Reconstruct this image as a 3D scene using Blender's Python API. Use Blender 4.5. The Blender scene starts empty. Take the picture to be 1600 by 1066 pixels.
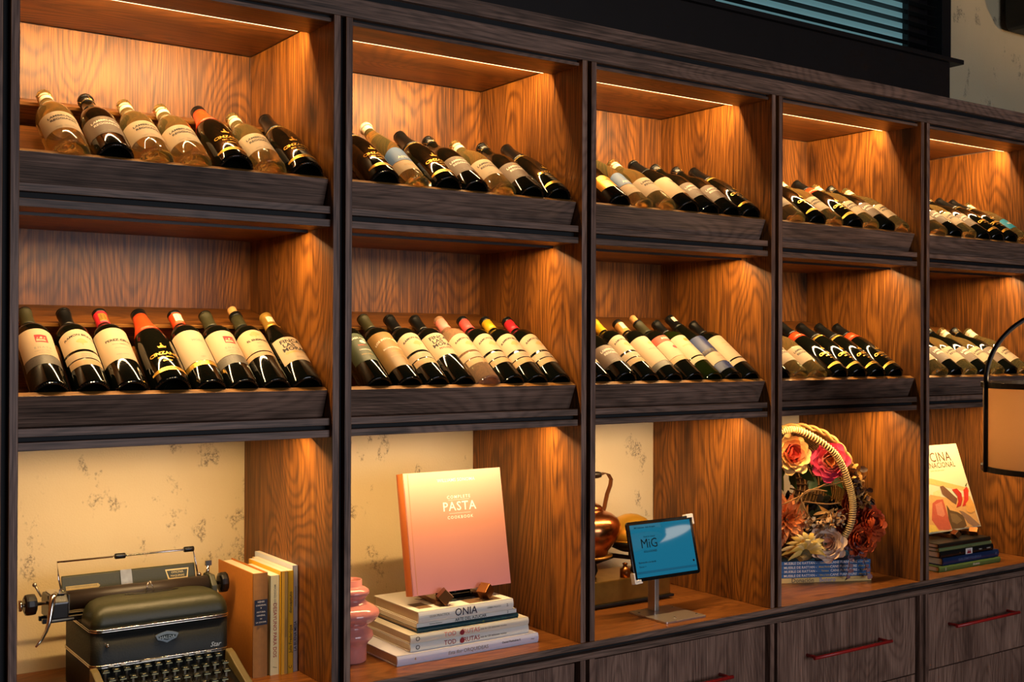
import bpy, bmesh, math, random
from mathutils import Vector, Matrix, Euler
random.seed(7)
SC = bpy.context.scene
COL = SC.collection
PI = math.pi
Z0 = 0.90                      # worktop height above the floor
P, W, T = 0.72, 0.672, 0.017   # bay pitch, clear bay width, board thickness
D1, D3, H = 0.489, 0.5247, 1.538

# ------------------------------------------------------------------ camera, world, lights, exposure
cam = bpy.data.objects.new('camera', bpy.data.cameras.new('camera'))
COL.objects.link(cam)
cam.data.sensor_width = 36.0
cam.data.lens = 1810.2 / 1600 * 36.0
cam.data.clip_start = 0.05
cam.matrix_world = (Matrix.Translation((-0.4991, -2.3981, Z0 + 0.7838)) @ Matrix.Rotation(-0.60775, 4, 'Z')
                    @ Matrix.Rotation(PI / 2 + 0.0038, 4, 'X') @ Matrix.Rotation(0.00364, 4, 'Z'))
SC.camera = cam
SC.view_settings.view_transform = 'Standard'
SC.view_settings.look = 'None'
SC.view_settings.gamma = 1.0
SC.view_settings.use_curve_mapping = False
SC.view_settings.exposure = 0.0
world = bpy.data.worlds.new('world'); SC.world = world
world.use_nodes = True
world.node_tree.nodes['Background'].inputs[0].default_value = (0.55, 0.62, 0.75, 1)
world.node_tree.nodes['Background'].inputs[1].default_value = 0.022
LED_COL = (1.0, 0.64, 0.28)
LED_TOP, LED_SHELF = 8.2, 5.4  # watts of each warm light strip

def area_light(name, loc, rot, sx, sy, power, color, parent=None, spread=None):
    l = bpy.data.lights.new(name, 'AREA'); l.shape = 'RECTANGLE'
    l.size, l.size_y, l.energy, l.color = sx, sy, power, color
    if spread: l.spread = math.radians(spread)
    o = bpy.data.objects.new(name, l); COL.objects.link(o)
    o.location = loc; o.rotation_euler = rot
    if parent: o.parent = parent
    return o
# daylight from the windows of the room, behind the photographer
area_light('daylight_window', (1.7, -5.2, 1.7), (math.radians(86), 0, math.radians(1)), 2.6, 1.6, 88, (0.86, 0.89, 1.0))

# ------------------------------------------------------------------ materials
def srgb(h):
    h = h.lstrip('#')
    out = []
    for i in (0, 2, 4):
        c = int(h[i:i + 2], 16) / 255
        out.append(c / 12.92 if c <= 0.04045 else ((c + 0.055) / 1.055) ** 2.4)
    return (*out, 1)
MATS = {}
def new_mat(name):
    m = bpy.data.materials.new(name); m.use_nodes = True
    nt = m.node_tree
    return m, nt, nt.nodes['Principled BSDF']
def mat(name, color, rough=0.5, metal=0.0, trans=0.0, ior=1.45, emit=None, estr=0.0, coat=0.0, vary=0.0, vscale=30, bump=0.0, spec=None):
    if name in MATS: return MATS[name]
    m, nt, b = new_mat(name)
    c = srgb(color) if isinstance(color, str) else color
    b.inputs['Base Color'].default_value = c
    b.inputs['Roughness'].default_value = rough
    b.inputs['Metallic'].default_value = metal
    b.inputs['Transmission Weight'].default_value = trans
    b.inputs['IOR'].default_value = ior
    b.inputs['Coat Weight'].default_value = coat
    if spec is not None: b.inputs['Specular IOR Level'].default_value = spec
    if emit:
        b.inputs['Emission Color'].default_value = srgb(emit) if isinstance(emit, str) else emit
        b.inputs['Emission Strength'].default_value = estr
    if vary or bump:
        tc = nt.nodes.new('ShaderNodeTexCoord')
        n = nt.nodes.new('ShaderNodeTexNoise'); n.inputs['Scale'].default_value = vscale; n.inputs['Detail'].default_value = 5
        nt.links.new(tc.outputs['Object'], n.inputs['Vector'])
        if vary:
            mx = nt.nodes.new('ShaderNodeMix'); mx.data_type = 'RGBA'
            mx.inputs['A'].default_value = tuple(x * (1 - vary) for x in c[:3]) + (1,)
            mx.inputs['B'].default_value = tuple(min(1, x * (1 + vary)) for x in c[:3]) + (1,)
            nt.links.new(n.outputs['Fac'], mx.inputs['Factor'])
            nt.links.new(mx.outputs['Result'], b.inputs['Base Color'])
        if bump:
            bp = nt.nodes.new('ShaderNodeBump'); bp.inputs['Strength'].default_value = bump; bp.inputs['Distance'].default_value = 0.002
            nt.links.new(n.outputs['Fac'], bp.inputs['Height'])
            nt.links.new(bp.outputs['Normal'], b.inputs['Normal'])
    MATS[name] = m
    return m

def wood(name, dark, mid, light, axis, rough=0.42, seed=0.0, ringamp=0.46):
    """Laminated oak: contour lines of a stretched noise make cathedral grain, finer noises make pores and streaks."""
    m, nt, b = new_mat(name)
    N, L = nt.nodes.new, nt.links.new
    tc = N('ShaderNodeTexCoord'); oi = N('ShaderNodeObjectInfo')
    off = N('ShaderNodeVectorMath'); off.operation = 'MULTIPLY_ADD'
    L(oi.outputs['Random'], off.inputs[0]); off.inputs[1].default_value = (7.3, 5.1, 9.7); L(tc.outputs['Object'], off.inputs[2])
    def mapped(s):
        mp = N('ShaderNodeMapping'); L(off.outputs[0], mp.inputs['Vector'])
        along, across = s
        sc = [across] * 3; sc['xyz'.index(axis)] = along
        mp.inputs['Scale'].default_value = sc
        mp.inputs['Location'].default_value = (seed, seed * 1.7, seed * 0.6)
        return mp.outputs[0]
    def noise(vec, scale, detail=2.0, rough_=0.5, dist=0.0):
        n = N('ShaderNodeTexNoise'); n.inputs['Scale'].default_value = scale; n.inputs['Detail'].default_value = detail
        n.inputs['Roughness'].default_value = rough_; n.inputs['Distortion'].default_value = dist
        L(vec, n.inputs['Vector']); return n.outputs['Fac']
    def mth(op, a, bb=None, c=None):
        n = N('ShaderNodeMath'); n.operation = op
        for k, v in enumerate((a, bb, c)):
            if v is None: continue
            if isinstance(v, (int, float)): n.inputs[k].default_value = v
            else: L(v, n.inputs[k])
        return n.outputs[0]
    big = noise(mapped((0.55, 2.6)), 1.6, 1.5, 0.45, 0.35)
    rings = mth('SINE', mth('MULTIPLY', big, 260.0))
    rings = mth('POWER', mth('MULTIPLY_ADD', rings, 0.5, 0.5), 2.2)
    fibre = noise(mapped((5.0, 300.0)), 1.0, 3.0, 0.6)
    pores = noise(mapped((16.0, 620.0)), 1.0, 2.0, 0.5)
    blotch = noise(mapped((1.6, 9.0)), 1.3, 5.0, 0.62, 0.3)
    knots = N('ShaderNodeTexVoronoi'); knots.inputs['Scale'].default_value = 1.0
    L(mapped((2.2, 4.6)), knots.inputs['Vector'])
    kn = mth('SUBTRACT', 1.0, mth('MULTIPLY', knots.outputs['Distance'], 5.5))
    kn = mth('MAXIMUM', kn, 0.0)
    f = mth('ADD', mth('MULTIPLY', fibre, 0.85), mth('MULTIPLY', blotch, 0.75))
    f = mth('SUBTRACT', f, mth('MULTIPLY', mth('MULTIPLY', rings, mth('POWER', blotch, 2.0)), ringamp))
    f = mth('SUBTRACT', f, mth('MULTIPLY', pores, 0.30))
    f = mth('SUBTRACT', f, mth('MULTIPLY', kn, 0.35))
    cr = N('ShaderNodeValToRGB'); L(f, cr.inputs['Fac'])
    e = cr.color_ramp.elements
    e[0].position, e[0].color = 0.30, srgb(dark)
    e[1].position, e[1].color = 0.84, srgb(light)
    q = e.new(0.55); q.color = srgb(mid)
    L(cr.outputs['Color'], b.inputs['Base Color'])
    b.inputs['Roughness'].default_value = rough
    b.inputs['Specular IOR Level'].default_value = 0.35
    bp = N('ShaderNodeBump'); bp.inputs['Strength'].default_value = 0.25; bp.inputs['Distance'].default_value = 0.0012
    L(f, bp.inputs['Height']); L(bp.outputs['Normal'], b.inputs['Normal'])
    MATS[name] = m
    return m

WV = wood('oak_vertical', '#1a0b04', '#593313', '#945b20', 'z')
WX = wood('oak_horizontal', '#1a0b04', '#543011', '#8a521d', 'x', seed=3.1)
WY = wood('oak_worktop', '#2c1608', '#6b3d18', '#925a28', 'x', 0.33, seed=6.0)
DV = wood('dark_oak_vertical', '#1d130e', '#6b4e40', '#a5806c', 'z', 0.5, seed=1.4, ringamp=.3)
DX = wood('dark_oak_horizontal', '#1a120d', '#604a3d', '#967462', 'x', 0.5, seed=2.2, ringamp=.3)
OE = wood('oak_lit_edge', '#4a2c10', '#94622a', '#b98442', 'x', seed=4.4)  # paler oak, LED brightness put into the colour of the rack edges
BLACK = mat('black_groove', '#0b0c0e', 0.7)

def plaster(name):
    m, nt, b = new_mat(name)
    N, L = nt.nodes.new, nt.links.new
    tc = N('ShaderNodeTexCoord')
    mp = N('ShaderNodeMapping'); mp.inputs['Scale'].default_value = (1, 1, 0.62); L(tc.outputs['Object'], mp.inputs['Vector'])
    def noise(v, s, d, r=0.5):
        n = N('ShaderNodeTexNoise'); n.inputs['Scale'].default_value = s; n.inputs['Detail'].default_value = d
        n.inputs['Roughness'].default_value = r; L(v, n.inputs['Vector']); return n.outputs['Fac']
    def ramp(v, a, c):
        r = N('ShaderNodeMapRange'); r.inputs['From Min'].default_value = a; r.inputs['From Max'].default_value = c
        L(v, r.inputs['Value']); return r.outputs[0]
    def mth(op, a, bb):
        n = N('ShaderNodeMath'); n.operation = op
        for k, v in enumerate((a, bb)):
            if isinstance(v, (int, float)): n.inputs[k].default_value = v
            else: L(v, n.inputs[k])
        return n.outputs[0]
    blob = ramp(noise(mp.outputs[0], 12.0, 4, 0.66), 0.585, 0.64)
    scr = ramp(noise(tc.outputs['Object'], 190.0, 3, 0.7), 0.42, 0.60)
    fac = mth('MULTIPLY', mth('MULTIPLY', blob, scr), 0.75)
    base = N('ShaderNodeMix'); base.data_type = 'RGBA'
    base.inputs['A'].default_value = srgb('#cbb78e'); base.inputs['B'].default_value = srgb('#dbc9a2')
    L(noise(tc.outputs['Object'], 5.0, 5), base.inputs['Factor'])
    mx = N('ShaderNodeMix'); mx.data_type = 'RGBA'
    L(fac, mx.inputs['Factor']); L(base.outputs['Result'], mx.inputs['A']); mx.inputs['B'].default_value = srgb('#5f5249')
    L(mx.outputs['Result'], b.inputs['Base Color'])
    b.inputs['Roughness'].default_value = 0.85
    bp = N('ShaderNodeBump'); bp.inputs['Strength'].default_value = 0.25; bp.inputs['Distance'].default_value = 0.003
    L(noise(tc.outputs['Object'], 260.0, 3), bp.inputs['Height']); L(bp.outputs['Normal'], b.inputs['Normal'])
    return m
PLASTER = plaster('patched_plaster')

# ------------------------------------------------------------------ mesh building
class MB:
    def __init__(s): s.v, s.f, s.mi, s.sm = [], [], [], []
    def add(s, verts, faces, mi=0, smooth=False):
        n = len(s.v); s.v += [Vector(p) for p in verts]
        for f in faces:
            s.f.append(tuple(i + n for i in f)); s.mi.append(mi); s.sm.append(smooth)
        return s
    def box(s, x0, x1, y0, y1, z0, z1, mi=0, front=None):
        v = [(x0, y0, z0), (x1, y0, z0), (x1, y1, z0), (x0, y1, z0), (x0, y0, z1), (x1, y0, z1), (x1, y1, z1), (x0, y1, z1)]
        s.add(v, [(0, 3, 2, 1), (4, 5, 6, 7)], mi)
        s.add(v, [(0, 1, 5, 4)], mi if front is None else front)
        return s.add(v, [(1, 2, 6, 5), (2, 3, 7, 6), (3, 0, 4, 7)], mi)
    def xbox(s, M, sx, sy, sz, mi=0):
        n = len(s.v); s.box(-sx / 2, sx / 2, -sy / 2, sy / 2, -sz / 2, sz / 2, mi)
        for i in range(n, len(s.v)): s.v[i] = M @ s.v[i]
        return s
    def prism(s, poly, axis, a0, a1, mi=0, smooth=False):
        """poly of 2D points extruded along axis ('x': points are (y,z); 'y': (x,z); 'z': (x,y))."""
        def p3(p, a): return {'x': (a, p[0], p[1]), 'y': (p[0], a, p[1]), 'z': (p[0], p[1], a)}[axis]
        n = len(poly)
        v = [p3(p, a0) for p in poly] + [p3(p, a1) for p in poly]
        s.add(v, [tuple(range(n)), tuple(range(2 * n - 1, n - 1, -1))], mi)
        return s.add(v, [(i, i + n, (i + 1) % n + n, (i + 1) % n) for i in range(n)], mi, smooth)
    def lathe(s, prof, seg=32, M=None, mi=0, smooth=True, a0=0.0, a1=2 * PI):
        full = abs(a1 - a0 - 2 * PI) < 1e-6
        n = seg if full else seg + 1
        v = []
        for r, z in prof:
            for k in range(n):
                a = a0 + (a1 - a0) * k / seg
                v.append(Vector((r * math.cos(a), r * math.sin(a), z)))
        if M: v = [M @ p for p in v]
        f = []
        for j in range(len(prof) - 1):
            for k in range(seg):
                k2 = (k + 1) % n if full else k + 1
                f.append((j * n + k, j * n + k2, (j + 1) * n + k2, (j + 1) * n + k))
        return s.add(v, f, mi, smooth)
    def tube(s, pts, r, seg=8, mi=0, closed=False, cap=True):
        pts = [Vector(p) for p in pts]; n = len(pts)
        rr = r if isinstance(r, (list, tuple)) else [r] * n
        v = []; up = None
        for i in range(n):
            a = pts[(i - 1) % n] if (closed or i > 0) else pts[i]
            b = pts[(i + 1) % n] if (closed or i < n - 1) else pts[i]
            t = (b - a).normalized()
            if up is None:
                up = Vector((0, 0, 1)) if abs(t.z) < 0.9 else Vector((1, 0, 0))
            up = (up - t * up.dot(t)).normalized()
            w = t.cross(up)
            for k in range(seg):
                an = 2 * PI * k / seg
                v.append(pts[i] + (up * math.cos(an) + w * math.sin(an)) * rr[i])
        f = []
        for i in range(n if closed else n - 1):
            j = (i + 1) % n
            for k in range(seg):
                f.append((i * seg + k, i * seg + (k + 1) % seg, j * seg + (k + 1) % seg, j * seg + k))
        s.add(v, f, mi, True)
        if cap and not closed:
            s.add(v[:seg], [tuple(range(seg - 1, -1, -1))], mi); s.add(v[-seg:], [tuple(range(seg))], mi)
        return s
    def ball(s, c, rx, ry=None, rz=None, seg=16, rings=10, mi=0):
        ry = ry or rx; rz = rz or rx; c = Vector(c)
        prof = [(math.sin(PI * j / rings), -math.cos(PI * j / rings)) for j in range(rings + 1)]
        prof[0] = (1e-4, -1); prof[-1] = (1e-4, 1)
        M = Matrix.Translation(c) @ Matrix.Diagonal((rx, ry, rz, 1))
        return s.lathe(prof, seg, M, mi)
    def loft(s, loops, mi=0, smooth=True, caps=True):
        n = len(loops[0]); v = [p for l in loops for p in l]
        f = [(j * n + k, j * n + (k + 1) % n, (j + 1) * n + (k + 1) % n, (j + 1) * n + k) for j in range(len(loops) - 1) for k in range(n)]
        s.add(v, f, mi, smooth)
        if caps:
            s.add(loops[0], [tuple(range(n - 1, -1, -1))], mi); s.add(loops[-1], [tuple(range(n))], mi)
        return s
    def mesh(s, name, mats, bevel=0.0, M=None):
        me = bpy.data.meshes.new(name)
        vs = s.v if M is None else [M @ p for p in s.v]
        me.from_pydata([tuple(p) for p in vs], [], s.f)
        for m in (mats if isinstance(mats, (list, tuple)) else [mats]): me.materials.append(m)
        me.polygons.foreach_set('material_index', s.mi); me.polygons.foreach_set('use_smooth', s.sm)
        bm = bmesh.new(); bm.from_mesh(me)
        bmesh.ops.remove_doubles(bm, verts=bm.verts, dist=1e-6)
        if bevel:
            es = [e for e in bm.edges if len(e.link_faces) == 2 and e.calc_face_angle(0) > 0.6]
            bmesh.ops.bevel(bm, geom=es, offset=bevel, segments=2, profile=0.6, affect='EDGES', clamp_overlap=True)
        bmesh.ops.recalc_face_normals(bm, faces=bm.faces)
        bm.to_mesh(me); bm.free(); me.update()
        return me

def obj(name, me, parent=None):
    o = bpy.data.objects.new(name, me); COL.objects.link(o)
    if parent is not None: o.parent = parent
    return o
def tag(o, label, cat, group=None):
    o['label'] = label; o['category'] = cat
    if group: o['group'] = group
    return o
class Thing:
    """An Empty at the thing's base; parts are given in the worktop frame (z = 0 on the worktop) unless local."""
    def __init__(s, name, label, cat, loc, rotz=0.0, group=None, frame=Z0):
        o = bpy.data.objects.new(name, None); COL.objects.link(o); o.empty_display_size = 0.02
        o.location = (loc[0], loc[1], loc[2] + frame); o.rotation_euler = (0, 0, rotz)
        tag(o, label, cat, group)
        s.o = o; s.loc = Vector(loc); s.M = Matrix.Translation(-s.loc)
    def part(s, name, mb, mats, bevel=0.0, local=False, parent=None, label=None):
        me = mb.mesh(name, mats, bevel, None if local else s.M)
        o = obj(name, me, parent or s.o)
        if label: o['label'] = label
        return o
def struct(name, mb, mats, parent=None, bevel=0.0):
    o = obj(name, mb.mesh(name, mats, bevel), parent)
    if parent is None: o['kind'] = 'structure'
    return o

# flat lettering -> mesh cache
_TXT = {}
def text_geo(body, size, space=1.0, shear=0.0, bold=0.0):
    k = (body, size, space, shear, bold)
    if k not in _TXT:
        cu = bpy.data.curves.new('lettering', 'FONT'); cu.body = body; cu.size = size
        cu.align_x = 'CENTER'; cu.align_y = 'CENTER'; cu.space_character = space; cu.shear = shear
        cu.resolution_u = 2; cu.offset = size * bold
        o = bpy.data.objects.new('lettering', cu); COL.objects.link(o)
        me = bpy.data.meshes.new_from_object(o)
        _TXT[k] = ([Vector(v.co) for v in me.vertices], [tuple(p.vertices) for p in me.polygons])
        bpy.data.objects.remove(o); bpy.data.meshes.remove(me)
    return _TXT[k]
def add_text(mb, body, size, fn, mi=0, space=1.0, shear=0.0, bold=0.0):
    v, f = text_geo(body, size, space, shear, bold)
    return mb.add([fn(p.x, p.y) for p in v], f, mi)

# ------------------------------------------------------------------ the room
WX1 = 3.66                                   # end of the window band
struct('floor', MB().box(-3, 8, -6.5, D3, -0.05, 0), mat('floor_stone', '#4a4038', 0.5, vary=0.2, vscale=6))
struct('ceiling', MB().box(-3, 8, -6.5, D3 + .2, 4.3, 4.4), mat('ceiling_paint', '#3a332d', 0.9))
wb = MB()
wb.box(-3, 8, D3, D3 + .15, 0, 2.84); wb.box(WX1, 8, D3, D3 + .15, 2.84, 4.3); wb.box(-3, WX1, D3, D3 + .15, 3.95, 4.3)
struct('wall_back', wb, PLASTER)
DARKPAINT = mat('black_brown_paint', '#1d1410', 0.6, vary=0.25, vscale=12)
win = MB().box(-3, WX1, .46, D3 - .0005, 2.5365, 2.842)
struct('trim_2', win, DARKPAINT, bevel=.002)
struct('trim_3', MB().box(-3, 3.735, .445, D3 + .02, 2.843, 2.862), DARKPAINT, bevel=.003)
w1 = bpy.data.objects.new('window_1', None); COL.objects.link(w1); w1['kind'] = 'structure'
GLASSPANE = mat('frosted_pane', '#7fa9ad', 0.35, emit='#7fb4ba', estr=0.30)
FRAMEM = mat('window_frame_black', '#131012', 0.45)
struct('frame', MB().box(3.60, WX1, .455, D3 + .06, 2.862, 3.95).box(-3, 3.60, .455, D3 + .06, 3.90, 3.95), FRAMEM, w1, .002)
edges = [(-1.4, -.10), (-.02, 1.2), (1.28, 2.311), (2.398, 3.478)]
for a, b_ in edges:
    struct('pane', MB().box(a, b_, D3 + .03, D3 + .036, 2.864, 3.90), GLASSPANE, w1)
for a, b_ in ((-.10, -.02), (1.2, 1.28), (2.311, 2.398), (3.478, 3.60)):
    struct('mullion', MB().box(a, b_, D3 + .0, D3 + .05, 2.864, 3.90), FRAMEM, w1, .002)
bl = Thing('window_blind', 'black horizontal louvre blind across the high window above the shelving', 'blind', (1.1, .47, 2.87), frame=0)
slat = MB(); slat.xbox(Matrix.Rotation(math.radians(-8), 4, 'X'), 4.96, .028, .0022)
sme = slat.mesh('slat', mat('blind_slat', '#141617', 0.4))
for k in range(24):
    o = obj('slat', sme, bl.o); o.location = (0, .01, .022 + k * .0405)
for x in (-1.9, .2, 2.3):
    bl.part('ladder_cord', MB().tube([(x, 0, 0), (x, 0, 1.0)], .0012, 6), BLACK, local=True)
sp = Thing('wall_speaker', 'black box speaker mounted high on the rough plaster wall beside the window', 'speaker', (4.35, .40, 3.05), frame=0)
bx = [(-.26, .03), (-.25, .008), (-.225, 0), (.225, 0), (.25, .008), (.26, .03), (.26, .42), (-.26, .42)]
sp.part('housing', MB().prism(bx, 'y', -.06, .085), mat('speaker_black', '#0c0b0b', 0.5), .004, local=True)
sp.part('grille', MB().box(-.235, .235, -.066, -.06, .03, .39), mat('speaker_cloth', '#111010', 0.9, bump=.4, vscale=400), local=True)
sp.part('bracket', MB().box(-.05, .05, .085, .124, .12, .26), BLACK, local=True)

# ------------------------------------------------------------------ the built-in shelving
cor = Thing('cornice', 'long two-board oak cornice running along the top of the shelving', 'trim', (0, 0, H))
cor.part('fascia_board', MB().box(-1.30, 3.569, 0, .018, H, 1.583), DX, .0012)
cor.part('fascia_board', MB().box(-1.30, 3.569, -.002, .018, 1.599, 1.636), DX, .0012)
cor.part('groove_strip', MB().box(-1.30, 3.569, .012, .03, 1.58, 1.602), BLACK)
cor.part('top_board', MB().box(-1.30, 3.569, .018, .50, 1.618, 1.636), DX)
cor.part('soffit_board', MB().box(-1.30, 3.569, .018, .50, 1.557, 1.574), DX)
ct = Thing('worktop', 'continuous oak worktop with a grooved dark front edge above the drawers', 'worktop', (0, 0, -.0455))
ct.part('top_board', MB().box(-1.30, 3.569, 0, D3, -.0165, 0, 0, 1), [WY, DX], .0008)
ct.part('groove_strip', MB().box(-1.30, 3.569, .022, .05, -.0285, -.0165), BLACK)
ct.part('bottom_board', MB().box(-1.30, 3.569, 0, D3 - .03, -.0455, -.0285), DX, .0008)

S1T, S1B, S2T, S2B = 1.1008, 1.0535, .6166, .5722
LEDM = mat('led_strip', '#fff0d8', 0.5, emit=(1.0, .66, .30, 1), estr=6.0)
LEDM2 = mat('led_strip_diffuser', '#fff0d8', 0.5, emit=(1.0, .60, .22, 1), estr=5.0)
ALU = mat('led_channel_metal', '#2a2320', 0.45, 0.4)
TH = math.radians(30)
BAYWORD = {-1: 'far left beside the typewriter bay', 0: 'holding the typewriter', 1: 'holding the pasta cookbook', 2: 'holding the tablet', 3: 'holding the flower basket', 4: 'at the far end behind the lantern'}
BOTX = {('u', 0): [.108, .197, .281, .365, .458, .54, .628], ('u', 1): [.11, .198, .285, .368, .452, .541, .627],
        ('u', 2): [.118, .2, .286, .374, .458, .545, .627], ('u', 3): [.111, .206, .289, .385, .468, .552, .628],
        ('u', 4): [.119, .205, .289, .373, .457, .541, .625],
        ('l', 0): [.072, .154, .232, .319, .404, .479, .5545, .631], ('l', 1): [.096, .18, .257, .334, .409, .484, .559, .634],
        ('l', 2): [.055, .142, .228, .318, .400, .475, .553, .631], ('l', 3): [.042, .126, .214, .313, .406, .499, .592],
        ('l', 4): [.124, .210, .294, .378, .462, .546, .630]}

BAR_Y, BAR_Z = .288, .8280 - S2T      # front top edge of the rear bar, above the shelf
def bar_mesh(zb):
    """Rear bar of a bottle rack: the necks lie on its front top edge."""
    yb, zbk = .4885, zb + .8758 - S2T
    return MB().prism([(BAR_Y + .036, zb + BAR_Z - .058), (BAR_Y, zb + BAR_Z), (yb, zbk), (yb, zbk - .05)], 'x', .002, W - .002)

for i in range(-1, 5):
    x0 = i * P
    u = Thing('wall_cabinet', 'open oak shelving bay ' + BAYWORD[i], 'shelving', (x0, 0, 0))
    u.M = Matrix.Translation((0, 0, 0)); 
    A = lambda name, mb, m, bev=0.0, par=None: u.part(name, mb, m, bev, local=True, parent=par)
    for xa, xb in ((-T, 0), (W, W + T)):
        A('side_panel', MB().box(xa, xb, 0, D3 - .001, .0005, H - .0005, 0, 1), [WV, DV], .0009)
    if i < 4: A('filler_strip', MB().box(W + T + .0002, P - T - .0002, .018, .03, .0005, H - .001), BLACK)
    A('back_panel', MB().box(.0003, W - .0003, D1, D1 + .012, S2B, H - .001), WV)
    A('ceiling_board', MB().box(.0003, W - .0003, .03, D1, 1.5394, 1.556), WX)
    v = A('valance_board', MB().box(.0003, W - .0003, .0137, .133, 1.523, 1.532, 0, 1), [WX, DX], .0006)
    A('valance_board', MB().box(.0003, W - .0003, .022, .133, 1.532, 1.5393, 0, 1), [WX, BLACK])
    A('led_strip', MB().box(.012, W - .030, .1332, .1340, 1.5226, 1.5385), LEDM)
    area_light('shelf_light', (W / 2, .1372, 1.530), (math.radians(54), 0, 0), W - .07, .006, LED_TOP, LED_COL, u.o)
    for zt, zb, xs in ((S1T, S1B, BOTX.get(('u', i), [])), (S2T, S2B, BOTX.get(('l', i), []))):
        A('shelf_board', MB().box(.0003, W - .0003, .0137, D1, zt - .017, zt, 0, 1), [WX, DX], .0008)
        A('shelf_core', MB().box(.0003, W - .0003, .034, D1, zb + .017, zt - .017), BLACK)
        A('shelf_board', MB().box(.0003, W - .0003, .0137, D1 + .01, zb, zb + .017, 0, 1), [WX, DX], .0008)
        A('led_channel', MB().box(.01, W - .01, .1125, .1145, zb - .0065, zb).box(.01, W - .01, .1315, .1335, zb - .0042, zb), ALU)
        A('led_strip', MB().box(.012, W - .012, .1165, .1295, zb - .0012, zb - .0002), LEDM2)
        area_light('shelf_light', (W / 2, .1225, zb - .0030), (math.radians(10), 0, 0), W - .07, .006, LED_SHELF, LED_COL, u.o)
        # bottle rack: sloping floor, leaning front lip, notched bar at the back
        dz = zt - S2T
        lip = [(.0216, .6797), (.0382, .6869), (.0668, .6305), (.0610, .6171), (.0490, .6171)]
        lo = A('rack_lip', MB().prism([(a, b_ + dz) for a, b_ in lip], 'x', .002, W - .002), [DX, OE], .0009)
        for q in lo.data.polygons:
            if q.normal.z > .5: q.material_index = 1       # strip light's brightness painted on the top edge
        fl = [(.0640, .6428), (.30, .7790), (.30, .765), (.0640, .6288)]
        A('rack_floor', MB().prism([(a, b_ + dz - .0005) for a, b_ in fl], 'x', .002, W - .002), WX)
        A('rack_bar', bar_mesh(zt), WX)
        A('lit_edge', MB().prism([(BAR_Y - .0012, zt + BAR_Z - .0062), (BAR_Y - .0034, zt + BAR_Z + .0005), (BAR_Y + .0004, zt + BAR_Z + .0014), (BAR_Y + .0006, zt + BAR_Z - .0062)], 'x', .002, W - .002), OE)  # bright lit line of the bar's front edge, painted in paler oak
    # drawers below the worktop
    d = Thing('drawer_cabinet', 'dark oak drawer cabinet below the bay ' + BAYWORD[i], 'drawers', (x0, 0, -.90))
    Bp = lambda name, mb, m, bev=0.0, par=None: d.part(name, mb, m, bev, local=True, parent=par)
    off = .9
    for xa, xb in ((-T, 0), (W, W + T)):
        Bp('side_panel', MB().box(xa, xb, 0, .48, .0, off - .046), DV, .0009)
    if i < 4: Bp('filler_strip', MB().box(W + T + .0002, P - T - .0002, .018, .03, 0, off - .046), BLACK)
    Bp('back_panel', MB().box(0, W, .46, .48, .0, off - .046), DV)
    for za, zb_ in ((.594, off - .052), (.320, .590), (.05, .316)):
        f = Bp('drawer', MB().box(.002, W - .012, .010, .028, za, zb_).box(.02, W - .02, .028, .44, za + .02, zb_ - .03), DV, .001)
        hz = za + .141
        h = MB().tube([(.112, -.030, hz), (.300, -.0305, hz), (.484, -.030, hz)], .0055, 12)
        for hx in (.125, .471):
            h.tube([(hx, -.030, hz), (hx, .0105, hz)], .005, 10)
        ho = Bp('handle', h, mat('red_enamel', '#a3201c', 0.35), par=f); ho['label'] = 'red bar handle'
    Bp('plinth', MB().box(0, W, .05, .07, 0, .048), BLACK)

# ------------------------------------------------------------------ bottles
G_DARK = mat('dark_bottle_glass', '#090b07', 0.06, coat=0.3)
G_GREEN = mat('green_bottle_glass', '#2c3a12', 0.05, trans=0.75)
G_CLEAR = mat('clear_bottle_white_wine', '#ead68c', 0.04, trans=0.93, ior=1.33)
G_ROSE = mat('clear_bottle_rose_wine', '#e2b48a', 0.04, trans=0.75, ior=1.33)
L_CREAM = mat('label_cream', '#b8a080', 0.65)
L_WARM = mat('label_warm_paper', '#bda078', 0.6, vary=.06, vscale=60)
L_BROWN = mat('label_grey_brown', '#6d5a4b', 0.55)
L_GREEN = mat('label_dark_green', '#39452f', 0.5, vary=.25, vscale=40)
L_OLD = mat('label_gold_brown', '#8d6a38', 0.45, vary=.35, vscale=45)
L_TAN = mat('label_tan', '#b4936a', 0.6)
L_GREY = mat('label_grey_strip', '#57524b', 0.45, vary=.4, vscale=300)
L_RED = mat('label_red', '#94101f', 0.5)
L_REDSOFT = mat('label_brick_red', '#b5452f', 0.55)
L_BLUE = mat('label_blue', '#4f6f98', 0.45)
L_NAVY = mat('label_navy', '#1b2f5e', 0.45)
L_TEAL = mat('label_teal', '#1f7f9c', 0.45)
INK = mat('ink_dark', '#17110e', 0.6)
INK_GREY = mat('ink_grey', '#8c8372', 0.6)
INK_GOLD = mat('ink_gold', '#d9a441', 0.32, 0.75)
INK_PALE = mat('ink_pale', '#e8dcc8', 0.6)
INK_TAN = mat('ink_tan', '#b9945c', 0.6)
F_BLACK = mat('foil_black', '#0d0d0d', 0.28)
F_OLIVE = mat('foil_olive', '#34321f', 0.4)
F_RED = mat('foil_red', '#c22531', 0.35)
F_ORANGE = mat('foil_orange_red', '#d2451c', 0.32, 0.15)
F_PINK = mat('foil_salmon', '#e5867a', 0.4)
F_ROSE = mat('foil_rose', '#e0504c', 0.38)
F_YELLOW = mat('foil_yellow', '#c99a1c', 0.38)
F_GOLD = mat('foil_gold', '#c79a45', 0.3, 0.6)
F_CREAM = mat('foil_cream', '#e9dcb8', 0.45)
F_STAMP = mat('foil_stamp_tan', '#c08a4a', 0.5)
CORK = mat('cork', '#c08c52', 0.8, vary=.2, vscale=250)
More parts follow.
